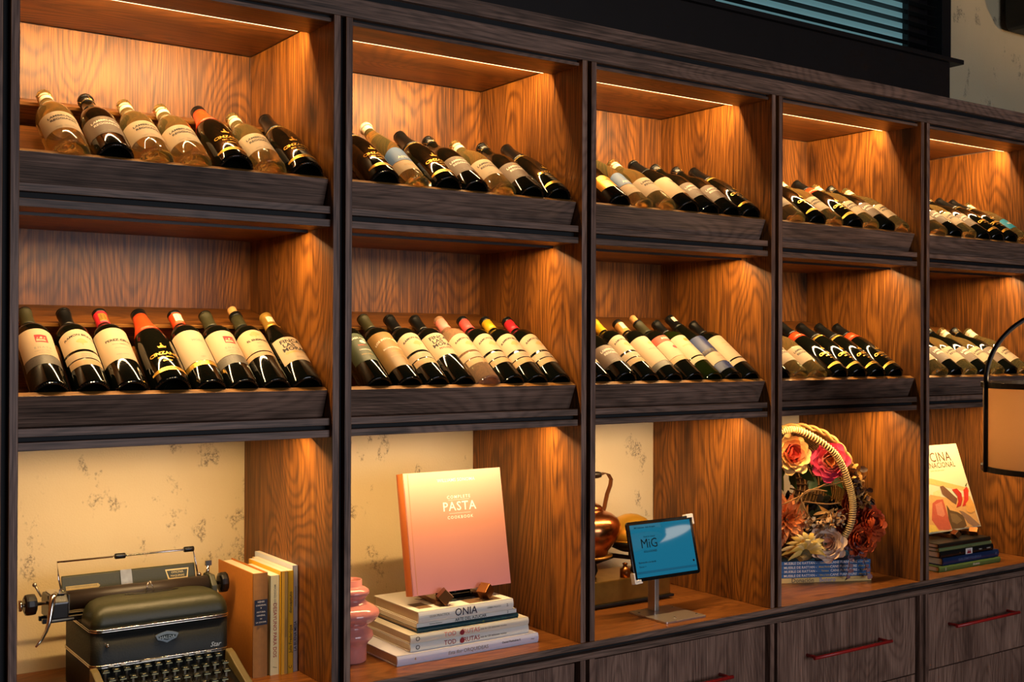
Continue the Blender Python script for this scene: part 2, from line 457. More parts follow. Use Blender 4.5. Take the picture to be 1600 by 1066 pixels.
WIRE = mat('wire_gold', '#b98d4a', 0.3, 0.9)

SHAPES = {   # (radius, profile from the base ring up); metres
    'bordeaux': (.0372, [(.012, .022), (.022, .012), (.028, .003), (.031, 0), (.0355, .001), (.0372, .006), (.0372, .192), (.0362, .203), (.0318, .216), (.0240, .227), (.0170, .236), (.0150, .246), (.0140, .262), (.0138, .288), (.0150, .290), (.0150, .297), (.0138, .300), (.0001, .300)]),
    'sparkling': (.0415, [(.010, .030), (.022, .018), (.032, .004), (.0350, 0), (.0390, .001), (.0415, .008), (.0415, .128), (.0408, .148), (.0380, .172), (.0325, .196), (.0255, .220), (.0200, .242), (.0172, .262), (.0158, .280), (.0165, .284), (.0165, .292), (.0150, .294), (.0001, .296)]),
    'lambrusco': (.0400, [(.010, .028), (.022, .016), (.031, .004), (.0335, 0), (.0378, .001), (.0400, .008), (.0400, .150), (.0392, .164), (.0358, .182), (.0295, .200), (.0220, .216), (.0172, .232), (.0150, .250), (.0145, .274), (.0165, .277), (.0165, .286), (.0145, .288), (.0001, .290)]),
    'burgundy': (.0392, [(.012, .022), (.022, .012), (.029, .003), (.032, 0), (.0372, .001), (.0392, .006), (.0392, .150), (.0380, .168), (.0330, .190), (.0255, .212), (.0190, .232), (.0155, .250), (.0140, .268), (.0138, .286), (.0150, .288), (.0150, .295), (.0138, .297), (.0001, .297)]),
    'flute': (.0370, [(.012, .018), (.024, .008), (.030, 0), (.0352, .001), (.0370, .006), (.0370, .148), (.0350, .180), (.0300, .215), (.0230, .250), (.0170, .280), (.0145, .300), (.0138, .318), (.0150, .320), (.0150, .328), (.0138, .330), (.0001, .330)]),
}
def prof_r(shape, z):
    pr = SHAPES[shape][1]
    best = None
    for (r0, z0), (r1, z1) in zip(pr[3:], pr[4:]):
        if z0 <= z <= z1 and z1 > z0: best = r0 + (r1 - r0) * (z - z0) / (z1 - z0)
    return best if best else pr[-4][0]
def smooth_prof(pr):
    out = [pr[0]]
    for k in range(len(pr) - 1):
        a, b_ = pr[k], pr[k + 1]
        if b_[1] - a[1] > .030 and 5 < k < len(pr) - 5 and abs(a[0] - b_[0]) > 1e-4: out.append(((a[0] + b_[0]) / 2, (a[1] + b_[1]) / 2))
        out.append(b_)
    return out
def wrap(r, zc, arch=0.0, rot=0.0):
    def fn(x, y):
        a = x / r + rot
        return Vector((r * math.sin(a), -r * math.cos(a), zc + y - arch * x * x))
    return fn
def strips(v, f, step=.0022):
    bm = bmesh.new(); vs = [bm.verts.new((x, y, 0)) for x, y in v]
    for q in f:
        try: bm.faces.new([vs[i] for i in q])
        except ValueError: pass
    xs = [p[0] for p in v]; x = math.floor(min(xs) / step) * step
    while x < max(xs):
        bmesh.ops.bisect_plane(bm, geom=bm.verts[:] + bm.edges[:] + bm.faces[:], plane_co=(x, 0, 0), plane_no=(1, 0, 0), dist=1e-7)
        x += step
    bm.verts.index_update()
    out = [(q.co.x, q.co.y) for q in bm.verts], [tuple(q.index for q in p.verts) for p in bm.faces]
    bm.free(); return out
_ST = {}
def wrapped_text(mb, body, size, fn):
    k = (body, size)
    if k not in _ST:
        v, f = text_geo(body, size, bold=.03)
        _ST[k] = strips([(p.x, p.y) for p in v], f, .003)
    v, f = _ST[k]
    return mb.add([fn(x, y) for x, y in v], f)
def patch(r, z0, z1, half, arch_top=0.0, cut=0.0):
    mb = MB(); n = 20; v = []
    for k in range(n + 1):
        a = -half + 2 * half * k / n
        x = a * r
        top = z1 - arch_top * x * x
        v += [(r * math.sin(a), -r * math.cos(a), z0 + cut * abs(x)), (r * math.sin(a), -r * math.cos(a), top)]
    return mb.add(v, [(2 * k, 2 * k + 2, 2 * k + 3, 2 * k + 1) for k in range(n)], 0, True)

# kind: shape, glass, capsule [(material, z0, z1)], labels [(material, z0, z1, half angle, arch)], texts [(text, size, z, ink, arch, x offset)], extras
DEG = math.radians
def lam(glass, lab, ink, foil):
    return dict(shape='lambrusco', glass=glass, caps=[foil] if foil else [], labels=[(lab, .052, .128, DEG(80), 0), ],
                texts=[('EMILIA', .0055, .1185, INK_TAN, 4, 0), ('LAMBRUSCO', .0112, .1075, ink, 4, 0), ('REGGIANO', .0112, .0935, ink, 4, 0), ('frizzante  -  bianco  -  8% vol', .0038, .062, INK_GREY, 4, 0)])
def cinz(foil=None, head=True):
    c = [(F_BLACK, .228, .2968, 'foil')]
    if foil == 'full': c = [(F_ORANGE, .196, .279, 'foil'), (F_BLACK, .279, .2968, 'capsule')]
    elif foil == 'collar': c = [(F_ORANGE, .196, .232, 'foil'), (F_BLACK, .232, .2968, 'capsule')]
    elif foil == 'gold': c = [(F_GOLD, .196, .206, 'foil'), (F_BLACK, .206, .2968, 'capsule')]
    else: c = [(F_GOLD, .199, .203, 'foil'), (F_BLACK, .203, .2968, 'capsule')]
    return dict(shape='sparkling', glass=G_DARK, caps=c, labels=[(INK_GOLD, .026, .038, DEG(62), 3)],
                texts=[('CINZANO', .0150, .086, INK_GOLD, 3, 0), ('PRO - SPRITZ', .0062, .0725, INK_GOLD, 3, 0), ('sparkling', .006, .060, INK_GOLD, 3, 0), ('DOLCE  1757', .006, .032, INK, 3, 0)], crest=(INK_GOLD, .110))
def ramon(capm, glass=G_DARK, capz=(.246, .288), head=F_BLACK):
    cp = [(capm, capz[0], capz[1], 'capsule')]
    if head: cp.append((head, capz[1], .3008, 'cap'))
    return dict(shape='bordeaux', glass=glass, caps=cp, labels=[(L_CREAM, .112, .185, DEG(74), 5), (L_CREAM, .082, .104, DEG(74), 0), (L_TAN, .058, .078, DEG(66), 0)],
                texts=[('RAMON BILBAO', .0098, .164, INK, 9, 0), ('CRIANZA', .0052, .094, INK_GREY, 0, 0), ('RIOJA  2018', .0042, .087, INK_GREY, 0, 0), ('\u2630\u2630', .001, .07, INK_TAN, 0, 0), ('||| ||| ||| |||', .013, .068, INK_TAN, 0, 0)], tree=(INK_TAN, .140))
def enate():
    return dict(shape='bordeaux', glass=G_DARK, caps=[(F_OLIVE, .240, .296, 'capsule'), (F_BLACK, .296, .3008, 'cap')], labels=[(L_CREAM, .092, .186, DEG(72), 0), (L_GREY, .062, .091, DEG(72), 0)],
                texts=[('E N A T E', .0085, .118, INK_GREY, 0, .004), ('CABERNET - MERLOT', .004, .107, INK_GREY, 0, .004), ('SOMONTANO', .0035, .100, INK_GREY, 0, .004)], square=(L_RED, .150, .013, .006))
FINCA_T = [('FINCA', .0180, .141, INK, 0, -.004), ('LAS', .0180, .126, INK, 0, -.0125), ('MORAS', .0180, .111, INK, 0, -.002)]
KINDS = {
    'clear_lambrusco': lam(G_CLEAR, L_CREAM, INK, (F_CREAM, .246, .272, 'capsule')),
    'clear_lambrusco_stamp': lam(G_CLEAR, L_CREAM, INK, (F_CREAM, .240, .2765, 'capsule')),
    'dark_lambrusco': lam(G_DARK, L_BROWN, INK_PALE, (F_BLACK, .258, .291, 'foil')),
    'cinz': cinz(), 'cinz_full': cinz('full'), 'cinz_collar': cinz('collar'), 'cinz_gold': cinz('gold'),
    'blue_slim': dict(shape='flute', glass=G_CLEAR, caps=[(F_CREAM, .300, .331, 'foil')], labels=[(L_BLUE, .086, .150, DEG(70), 12), (L_WARM, .040, .084, DEG(70), 0)], texts=[('ASTI', .014, .100, INK_PALE, 0, 0), ('DOLCE', .008, .062, INK_TAN, 0, 0)]),
    'dark_bird': dict(shape='sparkling', glass=G_DARK, caps=[(F_BLACK, .215, .2968, 'foil')], labels=[(L_WARM, .048, .140, DEG(72), 0)], texts=[('VINO ESPUMOSO', .005, .066, INK_TAN, 0, 0)], bird=(INK, .115)),
    'dark_gold': dict(shape='lambrusco', glass=G_DARK, caps=[(F_BLACK, .250, .291, 'foil')], labels=[(INK_GOLD, .050, .110, DEG(60), 8)], texts=[('PROSECCO', .009, .085, INK, 0, 0)]),
    'teal_clear': dict(shape='lambrusco', glass=G_CLEAR, caps=[(F_CREAM, .246, .272, 'capsule')], labels=[(L_TEAL, .060, .120, DEG(70), 10)], texts=[('BLU', .012, .088, INK_PALE, 0, 0)]),
    'enate': enate(),
    'ramon_black': ramon(F_BLACK, capz=(.238, .296)), 'ramon_rose': ramon(F_PINK, G_ROSE, head=None), 'ramon_pink': ramon(F_ROSE), 'ramon_yellow': ramon(F_YELLOW), 'ramon_red': ramon(F_RED),
    'perez': dict(shape='bordeaux', glass=G_DARK, caps=[(F_RED, .246, .290, 'capsule'), (F_BLACK, .290, .3008, 'cap')], labels=[(L_CREAM, .078, .192, DEG(80), 0)], medal=(F_GOLD, .268), texts=[('PEREZ CRUZ', .0105, .146, INK, 0, .003), ('GRAN RESERVA', .0052, .132, INK_GREY, 0, .003), ('cabernet sauvignon', .004, .118, INK_GREY, 0, .003), ('MAIPO ANDES', .0042, .095, INK_GREY, 0, 0)]),
    'mora': dict(shape='bordeaux', glass=G_DARK, caps=[(F_ORANGE, .246, .290, 'capsule'), (F_BLACK, .290, .3008, 'cap')], labels=[(L_CREAM, .072, .186, DEG(80), 0), (INK_GOLD, .056, .070, DEG(80), 0)], medal=(F_CREAM, .272), texts=[('MORA', .010, .148, INK_GREY, 0, .005), ('malbec', .004, .085, INK_GREY, 0, 0)]),
    'enemigo': dict(shape='bordeaux', glass=G_DARK, caps=[(F_OLIVE, .243, .288, 'capsule'), (F_BLACK, .288, .3008, 'cap'), (CORK, .3008, .330, 'cork')], labels=[(L_WARM, .108, .190, DEG(72), 4), (L_TAN, .090, .104, DEG(72), 0)], texts=[('EL ENEMIGO', .0092, .150, INK, 0, 0), ('2017', .005, .137, INK_GREY, 0, 0), ('malbec', .005, .124, INK_GREY, 0, 0)], tree=(INK_TAN, .172)),
    'finca_gold': dict(shape='burgundy', glass=G_DARK, caps=[(F_GOLD, .240, .2978, 'capsule')], labels=[(L_CREAM, .066, .158, DEG(66), 0)], medal=(F_CREAM, .266), texts=FINCA_T + [('CHARDONNAY', .0082, .098, F_GOLD, 0, .0), ('SAN JUAN', .0042, .078, INK_GREY, 0, 0)]),
    'finca_black': dict(shape='bordeaux', glass=G_DARK, caps=[(F_BLACK, .238, .3008, 'capsule')], labels=[(L_CREAM, .094, .186, DEG(70), 0)], texts=[(a, s, z + .026, m, c, d) for a, s, z, m, c, d in FINCA_T] + [('MALBEC', .010, .122, L_REDSOFT, 0, -.002)]),
    'green_label': dict(shape='bordeaux', glass=G_DARK, caps=[(F_BLACK, .238, .3008, 'capsule')], labels=[(L_GREEN, .070, .180, DEG(72), 3)], texts=[('CASA REAL', .009, .160, INK_PALE, 6, 0), ('RESERVA', .0065, .130, L_REDSOFT, 0, 0), ('CARMENERE', .0058, .112, INK_PALE, 0, 0), ('VALLE CENTRAL', .0048, .094, INK_TAN, 0, 0)], medal2=(INK_PALE, .145)),
    'intocables': dict(shape='bordeaux', glass=G_DARK, caps=[(F_OLIVE, .240, .296, 'capsule'), (F_BLACK, .296, .3008, 'cap')], labels=[(L_OLD, .048, .188, DEG(76), 0)], texts=[('LOS INTOCABLES', .0098, .158, INK_PALE, 7, 0), ('BOURBON BARREL', .0062, .122, INK_PALE, 3, 0), ('MALBEC', .0056, .106, INK_TAN, 3, 0), ('EDICION LIMITADA', .0045, .088, INK_TAN, 3, 0)]),
    'ramon_stamp': ramon(F_YELLOW, capz=(.243, .298), head=None),
    'strip_label': dict(shape='bordeaux', glass=G_DARK, caps=[(F_STAMP, .243, .288, 'capsule'), (F_BLACK, .288, .3008, 'cap')], labels=[(L_CREAM, .062, .180, DEG(74), 0), (L_GREY, .040, .061, DEG(74), 0)], medal=(F_CREAM, .270), medal2=(INK_TAN, .145), texts=[('viña del sol', .007, .120, INK_GREY, 0, 0)]),
    'red_flower': dict(shape='bordeaux', glass=G_DARK, caps=[(F_OLIVE, .240, .292, 'capsule'), (F_BLACK, .292, .3008, 'cap'), (CORK, .3008, .332, 'cork')], labels=[(L_REDSOFT, .158, .186, DEG(66), 0), (L_CREAM, .086, .157, DEG(66), 0), (L_TAN, .066, .085, DEG(66), 0)], texts=[('ROBLE', .010, .172, INK_PALE, 0, 0)], medal2=(L_RED, .128)),
    'green_bottle': dict(shape='bordeaux', glass=G_GREEN, caps=[(F_BLACK, .238, .3008, 'capsule')], labels=[(L_CREAM, .088, .188, DEG(58), 0), (L_CREAM, .064, .082, DEG(58), 0)], medal2=(F_GOLD, .165), texts=[('SANTA ANA', .008, .140, INK_TAN, 0, 0)]),
    'blue_label': dict(shape='flute', glass=G_DARK, caps=[(F_BLACK, .270, .331, 'capsule')], labels=[(L_NAVY, .104, .186, DEG(72), 0), (L_CREAM, .060, .122, DEG(72), 0), (L_NAVY, .024, .058, DEG(72), 0)], medal=(F_CREAM, .305), bird=(L_NAVY, .125), texts=[('blanco', .007, .085, INK_GREY, 0, 0)]),
    'cream_band': dict(shape='bordeaux', glass=G_DARK, caps=[(F_BLACK, .238, .3008, 'capsule')], labels=[(L_CREAM, .078, .188, DEG(74), 0), (L_CREAM, .054, .072, DEG(74), 0)], texts=[('SELECCION', .006, .150, INK_TAN, 0, 0), ('de la familia', .005, .136, INK_GREY, 0, 0)]),
}
WHAT = {'clear_lambrusco': ('clear bottle with cream label', 'wine_bottle'), 'clear_lambrusco_stamp': ('clear bottle with cream label', 'wine_bottle'), 'dark_lambrusco': ('dark bottle with brown label', 'wine_bottle'),
        'cinz': ('black gold-lettered bottle', 'sparkling_wine_bottle'), 'cinz_full': ('black gold-lettered bottle with orange-red neck', 'sparkling_wine_bottle'), 'cinz_collar': ('black bottle with orange collar', 'sparkling_wine_bottle'), 'cinz_gold': ('black bottle with gold collar', 'sparkling_wine_bottle'),
        'blue_slim': ('slim clear bottle with blue label', 'wine_bottle'), 'dark_bird': ('black bottle with cream bird label', 'wine_bottle'), 'dark_gold': ('dark bottle with gold label', 'wine_bottle'), 'teal_clear': ('clear bottle with teal label', 'wine_bottle'),
        'enate': ('bottle with red square on cream label', 'wine_bottle'), 'ramon_black': ('black-capped bottle with arched cream label', 'wine_bottle'), 'ramon_rose': ('pale bottle with salmon cap', 'wine_bottle'), 'ramon_pink': ('dark bottle with pinkish red cap', 'wine_bottle'), 'ramon_yellow': ('dark bottle with yellow cap', 'wine_bottle'), 'ramon_red': ('dark bottle with bright red cap', 'wine_bottle'),
        'perez': ('bottle with red-gold cap and tall label', 'wine_bottle'), 'mora': ('bottle with orange cap and plain label', 'wine_bottle'), 'enemigo': ('bottle topped by a bare cork', 'wine_bottle'), 'finca_gold': ('gold-capped bottle with bold black lettering', 'wine_bottle'), 'finca_black': ('black-capped bottle with bold black lettering', 'wine_bottle'),
        'green_label': ('bottle with dark green label', 'wine_bottle'), 'intocables': ('bottle with gold-brown label', 'wine_bottle'), 'ramon_stamp': ('bottle with plain yellow cap', 'wine_bottle'), 'strip_label': ('bottle with tan stamped cap', 'wine_bottle'), 'red_flower': ('corked bottle with red and cream label', 'wine_bottle'), 'green_bottle': ('green glass bottle with cream label', 'wine_bottle'), 'blue_label': ('tall bottle with navy label', 'wine_bottle'), 'cream_band': ('bottle with banded cream label', 'wine_bottle')}
_K = {}
def kind_parts(kind):
    """Meshes of one kind of bottle: [(part name, mesh, label)], shared by every bottle of that kind."""
    if kind in _K: return _K[kind]
    k = KINDS[kind]; R, prof = SHAPES[k['shape']]; sh = k['shape']
    out = []
    pr = [(.0001, prof[0][1] + .002)] + smooth_prof(prof)
    out.append(('body', MB().lathe(pr, 40).mesh('body', k['glass']), None))
    rb = prof[3][0] + .0022
    knurl = MB()
    for q in range(44):
        a = 2 * PI * q / 44
        knurl.xbox(Matrix.Translation((rb * math.cos(a), rb * math.sin(a), .0005)) @ Matrix.Rotation(a, 4, 'Z'), .0046, .0022, .0018)
    o = ('knurled_ring', knurl.mesh('knurled_ring', k['glass']), None); out.append(o)
    for m, za, zb, nm in k['caps']:
        mb = MB()
        if nm == 'cork':
            mb.lathe([(.0001, za - .003), (.0106, za - .003), (.0112, zb - .002), (.0098, zb), (.0001, zb)], 20)
        else:
            zs = sorted(set([za, zb] + [z for r, z in prof[4:-1] if za < z < zb]))
            ps = [(prof_r(sh, z) + .0008, z) for z in zs]
            if nm == 'foil' and m in (F_BLACK, F_CREAM) and zb > .29: ps = ps[:-2] + [(.0172, zb - .014), (.0182, zb - .008), (.0172, zb - .001)]
            ps = [(ps[0][0] - .0008, ps[0][1])] + ps + ([(ps[-1][0] * .8, zb + .0004), (.0001, zb + .0004)] if zb > .285 else [(ps[-1][0] - .0009, ps[-1][1])])
            mb.lathe(ps, 28)
        out.append((nm, mb.mesh(nm, m), None))
    for m, za, zb, half, arch in k['labels']:
        out.append(('label', patch(R + .0005, za, zb, half, arch).mesh('label', m), None))
    inks = {}
    for t, s, z, m, arch, dx in k['texts']:
        if t.startswith('\u2630'): continue
        mb = inks.setdefault(m.name, (m, MB()))[1]
        fn = wrap(R + .0009, z, arch)
        wrapped_text(mb, t, s, lambda x, y, fn=fn, dx=dx: fn(x + dx, y))
    def shape(m, pts, z, dx=0.0, s=1.0, rr=None):
        mb = inks.setdefault('emblem ' + m.name, (m, MB()))[1]; fn = wrap((rr or R) + .0009, z)
        v, f = strips([(x * s + dx, y * s) for x, y in pts], [tuple(range(len(pts)))])
        mb.add([fn(x, y) for x, y in v], f)
    disc = [(math.cos(2 * PI * q / 18), math.sin(2 * PI * q / 18)) for q in range(18)]
    if 'crest' in k:
        m, z = k['crest']
        shape(m, [(-.008, -.004), (.008, -.004), (.010, .003), (.005, .001), (.0, .009), (-.005, .001), (-.010, .003)], z)
        shape(m, [(x * .0022, y * .0022 + .011) for x, y in disc], z)
    if 'tree' in k:
        m, z = k['tree']
        for cx, cy, r in ((-.006, 0, .005), (.006, 0, .005), (0, .004, .0065), (0, -.002, .0055)): shape(m, [(cx + x * r * 1.3, cy + y * r) for x, y in disc], z)
        shape(m, [(-.0012, -.013), (.0012, -.013), (.0012, -.004), (-.0012, -.004)], z)
    if 'bird' in k:
        m, z = k['bird']
        shape(m, [(-.014, .006), (-.002, .001), (.004, .008), (.006, .0), (.016, -.001), (.004, -.006), (-.004, -.004)], z, .004)
    if 'square' in k:
        m, z, hs, dx = k['square']
        shape(m, [(-1, -1), (-.33, -1), (.33, -1), (1, -1), (1, 1), (.33, 1), (-.33, 1), (-1, 1)], z, dx, hs)
        mb = inks.setdefault('emblem figure', (L_CREAM, MB()))[1]; fn = wrap(R + .0013, z)
        for pts in ([(-.9, -.8), (.7, -.75), (.55, -.25), (-.2, -.35), (-.8, -.1)], [(-.35, -.1), (.1, -.2), (.25, .35), (-.05, .5)], [(.3, -.15), (.75, .2), (.5, .4)], [(-.75, .05), (-.45, .0), (-.55, .3)]):
            v, f = strips([(x * hs + dx, y * hs) for x, y in pts], [tuple(range(len(pts)))])
            mb.add([fn(x, y) for x, y in v], f)
    if 'medal2' in k:
        m, z = k['medal2']; shape(m, [(x * .009, y * .007) for x, y in disc], z, .006)
    if 'medal' in k:
        m, z = k['medal']; r = prof_r(sh, z) + .0013; mb = MB(); v = []
        out.append(('stamp', patch(r, z - .014, z + .014, DEG(38)).mesh('stamp', m), None))
        mb2 = inks.setdefault('stamp_print', (INK, MB()))[1]; fn = wrap(r + .0004, z)
        for q in range(5): mb2.add([fn(-.005, -.009 + q * .004), fn(.004, -.009 + q * .004), fn(.004, -.0075 + q * .004), fn(-.005, -.0075 + q * .004)], [(0, 1, 2, 3)])
    if k['shape'] == 'lambrusco':
        wc = MB(); r = prof_r(sh, .268) + .0016
        wc.tube([(r * math.cos(2 * PI * q / 20), r * math.sin(2 * PI * q / 20), .262) for q in range(20)], .0007, 6, closed=True)
        for q in range(4): wc.tube([(r * math.cos(q * PI / 2 + .4), r * math.sin(q * PI / 2 + .4), .262), (.0185 * math.cos(q * PI / 2), .0185 * math.sin(q * PI / 2), .280)], .0007, 6)
        out.append(('wire_cage', wc.mesh('wire_cage', WIRE), None))
    for ky, (m, mb) in inks.items():
        nm = 'emblem' if ky.startswith('emblem') else 'stamp_print' if ky == 'stamp_print' else 'lettering'
        if mb.v: out.append((nm, mb.mesh(nm, m), None))
    _K[kind] = (R, out)
    return _K[kind]

ORD = ['first', 'second', 'third', 'fourth', 'fifth', 'sixth', 'seventh', 'eighth']
ABOVE = ['above the typewriter', 'above the pasta book', 'above the tablet', 'above the flower basket', 'above the chilli cookbook']
RACKS = {
    ('u', 0): ['clear_lambrusco', 'dark_lambrusco', 'clear_lambrusco', 'clear_lambrusco', 'cinz_full', 'clear_lambrusco', 'cinz'],
    ('u', 1): ['cinz', 'blue_slim', 'cinz', 'dark_lambrusco', 'clear_lambrusco', 'dark_lambrusco', 'cinz'],
    ('u', 2): ['dark_gold', 'blue_slim', 'clear_lambrusco', 'dark_bird', 'dark_lambrusco', 'dark_lambrusco', 'cinz_gold'],
    ('u', 3): ['clear_lambrusco', 'cinz', 'clear_lambrusco', 'cinz_collar', 'clear_lambrusco', 'dark_lambrusco', 'clear_lambrusco'],
    ('u', 4): ['clear_lambrusco', 'dark_lambrusco', 'clear_lambrusco', 'dark_lambrusco', 'cinz', 'cinz', 'teal_clear'],
    ('l', 0): ['enate', 'ramon_black', 'perez', 'cinz_full', 'mora', 'enate', 'enemigo', 'finca_gold'],
    ('l', 1): ['green_label', 'intocables', 'ramon_black', 'finca_black', 'ramon_rose', 'ramon_pink', 'ramon_yellow', 'ramon_red'],
    ('l', 2): ['cream_band', 'dark_lambrusco', 'ramon_stamp', 'strip_label', 'red_flower', 'green_bottle', 'blue_label', 'cream_band'],
    ('l', 3): ['dark_lambrusco', 'clear_lambrusco', 'clear_lambrusco', 'cinz_collar', 'cinz_gold', 'cinz_gold', 'cinz_collar'],
    ('l', 4): ['clear_lambrusco', 'dark_lambrusco', 'clear_lambrusco', 'dark_lambrusco', 'clear_lambrusco', 'dark_lambrusco', 'clear_lambrusco_stamp'],
}
for (lv, b), kinds in RACKS.items():
    zt = (S1T if lv == 'u' else S2T)
    for n, kind in enumerate(kinds):
        R, parts = kind_parts(kind)
        yb, zb = .0705, zt + .6472 - S2T           # where the base edge stands on the rack floor
        rn = SHAPES[KINDS[kind]['shape']][1][-5][0] + .0022
        lo_, hi_ = math.radians(20), math.radians(50)
        for _ in range(30):                        # lean at which the neck touches the bar
            ph = (lo_ + hi_) / 2
            ay, az = yb - R * math.sin(ph), zb + R * math.cos(ph)
            wq = -(BAR_Y - ay) * math.sin(ph) + (zt + BAR_Z - az) * math.cos(ph)
            if wq > -rn: lo_ = ph
            else: hi_ = ph
        y, z = yb - R * math.sin(ph), zb + R * math.cos(ph)
        desc, nm = WHAT[kind]
        o = bpy.data.objects.new(nm, None); COL.objects.link(o); o.empty_display_size = .02
        o.location = (b * P + BOTX[(lv, b)][n], y, Z0 + z)
        o.rotation_euler = (ph - PI / 2, 0, 0)
        tag(o, f"{desc}, {ORD[n]} from left, {'upper' if lv == 'u' else 'lower'} rack {ABOVE[b]}", 'bottle', ('bottles on the upper racks' if lv == 'u' else 'bottles on the lower racks'))
        spin = random.uniform(-.12, .12)
        for pn, me, lb in parts:
            c = obj(pn, me, o); c.rotation_euler = (0, 0, spin)

# ------------------------------------------------------------------ books
PAGES = mat('book_pages', '#d8c8a6', 0.8, vary=.08, vscale=200)
PAGES_W = mat('book_pages_white', '#e2d9c8', 0.8, vary=.05, vscale=200)
def txt(mb_of, body, size, ink, x, z, y=-.0006, rot=0.0, space=1.0, shear=0.0, bold=0.008):
    """Lettering on a face that looks along -y of the book's own frame."""
    c, s = math.cos(rot), math.sin(rot)
    mb = mb_of.setdefault(ink.name, (ink, MB()))[1]
    add_text(mb, body, size, lambda a, b_: Vector((x + a * c - b_ * s, y, z + a * s + b_ * c)), 0, space, shear, bold)
def letter(thing, inks):
    for m, mb in inks.values():
        if mb.v: thing.part('lettering', mb, m, local=True)
def book(name, label, loc, rot, L, D, t, cover, pages=PAGES, hard=True, texts=(), cat='book', group=None, spine_mat=None):
    """Lying book in its own frame: spine along x at y = 0, thickness along z. rot is a full Euler."""
    b = Thing(name, label, cat, loc, 0, group); b.o.rotation_euler = rot
    ct_, e = (.0022, .004) if hard else (.0008, 0.0)
    if t < .013: ct_ = min(ct_, .0012)
    c = MB()
    c.box(0, L, .0, D, 0, ct_).box(0, L, .0, D, t - ct_, t)
    n = 6 if hard else 2
    poly = [(0 + (.0035 * math.sin(PI * k / n) * -1 if hard else 0), t * k / n) for k in range(n + 1)]
    poly += [(.0025, t), (.0025, 0)]
    c.prism([(p[0] + (.0035 if hard else 0) * 0, p[1]) for p in poly], 'x', 0, L, 1 if spine_mat else 0)
    b.part('cover', c, [cover, spine_mat] if spine_mat else cover, local=True)
    b.part('pages', MB().box(e, L - e, .0026, D - e, ct_, t - ct_), pages, local=True)
    inks = {}
    yy = -.0040 if hard else -.0006
    for body, size, ink, x, *r in texts:
        txt(inks, body, size, ink, x, t / 2 + (r[0] if r else 0), yy, space=r[1] if len(r) > 1 else 1.0, shear=r[2] if len(r) > 2 else 0)
    letter(b, inks)
    return b
UP, DOWN = (0, -PI / 2, 0), (0, PI / 2, 0)
LINEN = mat('orange_linen', '#b06a1e', 0.75, vary=.14, vscale=120, bump=.2)
LINEN_S = mat('linen_spine_tan', '#9c6a34', 0.7, vary=.18, vscale=90)
b = book('cloth_book', 'thick old orange cloth book with a navy spine label beside the typewriter', (.558, .182, .245), DOWN, .245, .225, .036, LINEN, PAGES, True, (), spine_mat=LINEN_S)
ol = MB().box(.062, .122, -.0042, -.0036, .002, .034)
b.part('spine_label', ol, mat('navy_label', '#161c33', 0.6), local=True)
inks = {}
for k, (a, s) in enumerate((('HENRI', .006), ('CARDENAL', .005), ('*', .008), ('HISTORIA', .005), ('GENERAL', .005), ('DE', .004), ('LA COCINA', .0048))):
    txt(inks, a, s, INK_PALE, .067 + k * .0080, .018, -.0047, rot=PI / 2)
letter(b, inks)
book('paperback_book', 'pale cream paperback with red spine lettering between two yellow books', (.600, .180, .236), DOWN, .236, .17, .023, mat('paper_cream_spine', '#d8cfa0', 0.55), PAGES_W, False,
     [('MICHAEL IXE', .008, INK_GREY, .045), ('DESAYUNO PARA DOS', .0125, L_RED, .130), ('/', .014, INK, .218)])
b = book('paperback_book', 'yellow paperback with a tan strip down its spine', (.624, .172, .245), DOWN, .245, .20, .017, mat('paper_yellow', '#e0a81f', 0.5), PAGES_W, False, [('COCINA DIARIA', .006, INK_GREY, .135, .004)])
b.part('spine_strip', MB().box(.001, .244, -.0006, -.0003, .0085, .0165), mat('tan_strip', '#a88a4c', 0.6), local=True)
book('paperback_book', 'bright yellow paperback with black spine lettering beside the white book', (.6565, .174, 0), UP, .244, .22, .0145, mat('paper_bright_yellow', '#e3b412', 0.45), PAGES_W, False,
     [('Julia Frederique', .0105, INK, .082), ('dietas', .0105, L_GREEN, .155), ('astuto', .0115, INK, .180), ('C', .011, INK, .015)])
book('paperback_book', 'tall white book with a pale blue spine against the side board', (.6705, .180, 0), UP, .254, .235, .0125, mat('paper_pale_blue', '#c6cddd', 0.5), PAGES_W, False,
     [('LA BUENA MESA', .0098, L_NAVY, .085), ('cocina internacional', .006, INK_GREY, .180)])

# stack in the pasta bay, bottom to top
LAV = mat('paper_lavender_white', '#cfd0e2', 0.5); WHT = mat('paper_white', '#e4e0d6', 0.45); WHT2 = mat('paper_warm_white', '#d9d3c2', 0.45)
TEALC = mat('cover_dark_teal', '#143b44', 0.4)
G = 'books stacked under the pasta cookbook'
book('large_book', 'large lavender-white orchid book at the bottom of the cookbook stack', (.885, .078, 0), (0, 0, 0), .425, .30, .0248, LAV, PAGES, True,
     [('Esta flor', .0125, INK_GREY, .165, 0, 1, .25), ('ORQUIDEAS', .0135, INK_GREY, .228), ('Daniel Piedrahita E.', .0075, INK, .338, .003), ('4', .011, INK_TAN, .050), ('~', .02, INK_GREY, .405)], group=G)
book('large_book', 'white fruit book with bold red title, second from the bottom of the stack', (.930, .092, .0250), (0, 0, 0), .358, .26, .0205, WHT, PAGES, True,
     [('TOD   FRUTAS', .0165, L_RED, .150), ('más de 120 deliciosas recetas', .0068, INK, .246), ('O', .016, INK, .020)], group=G)
book('large_book', 'white fruit book with faded red title, third from the bottom of the stack', (.930, .092, .0457), (0, 0, 0), .358, .265, .0205, WHT2, PAGES, True,
     [('TOD   FRUTAS', .0165, F_PINK, .150), ('más de 120 deliciosas recetas', .0068, INK_GREY, .246), ('O', .016, INK, .020)], group=G)
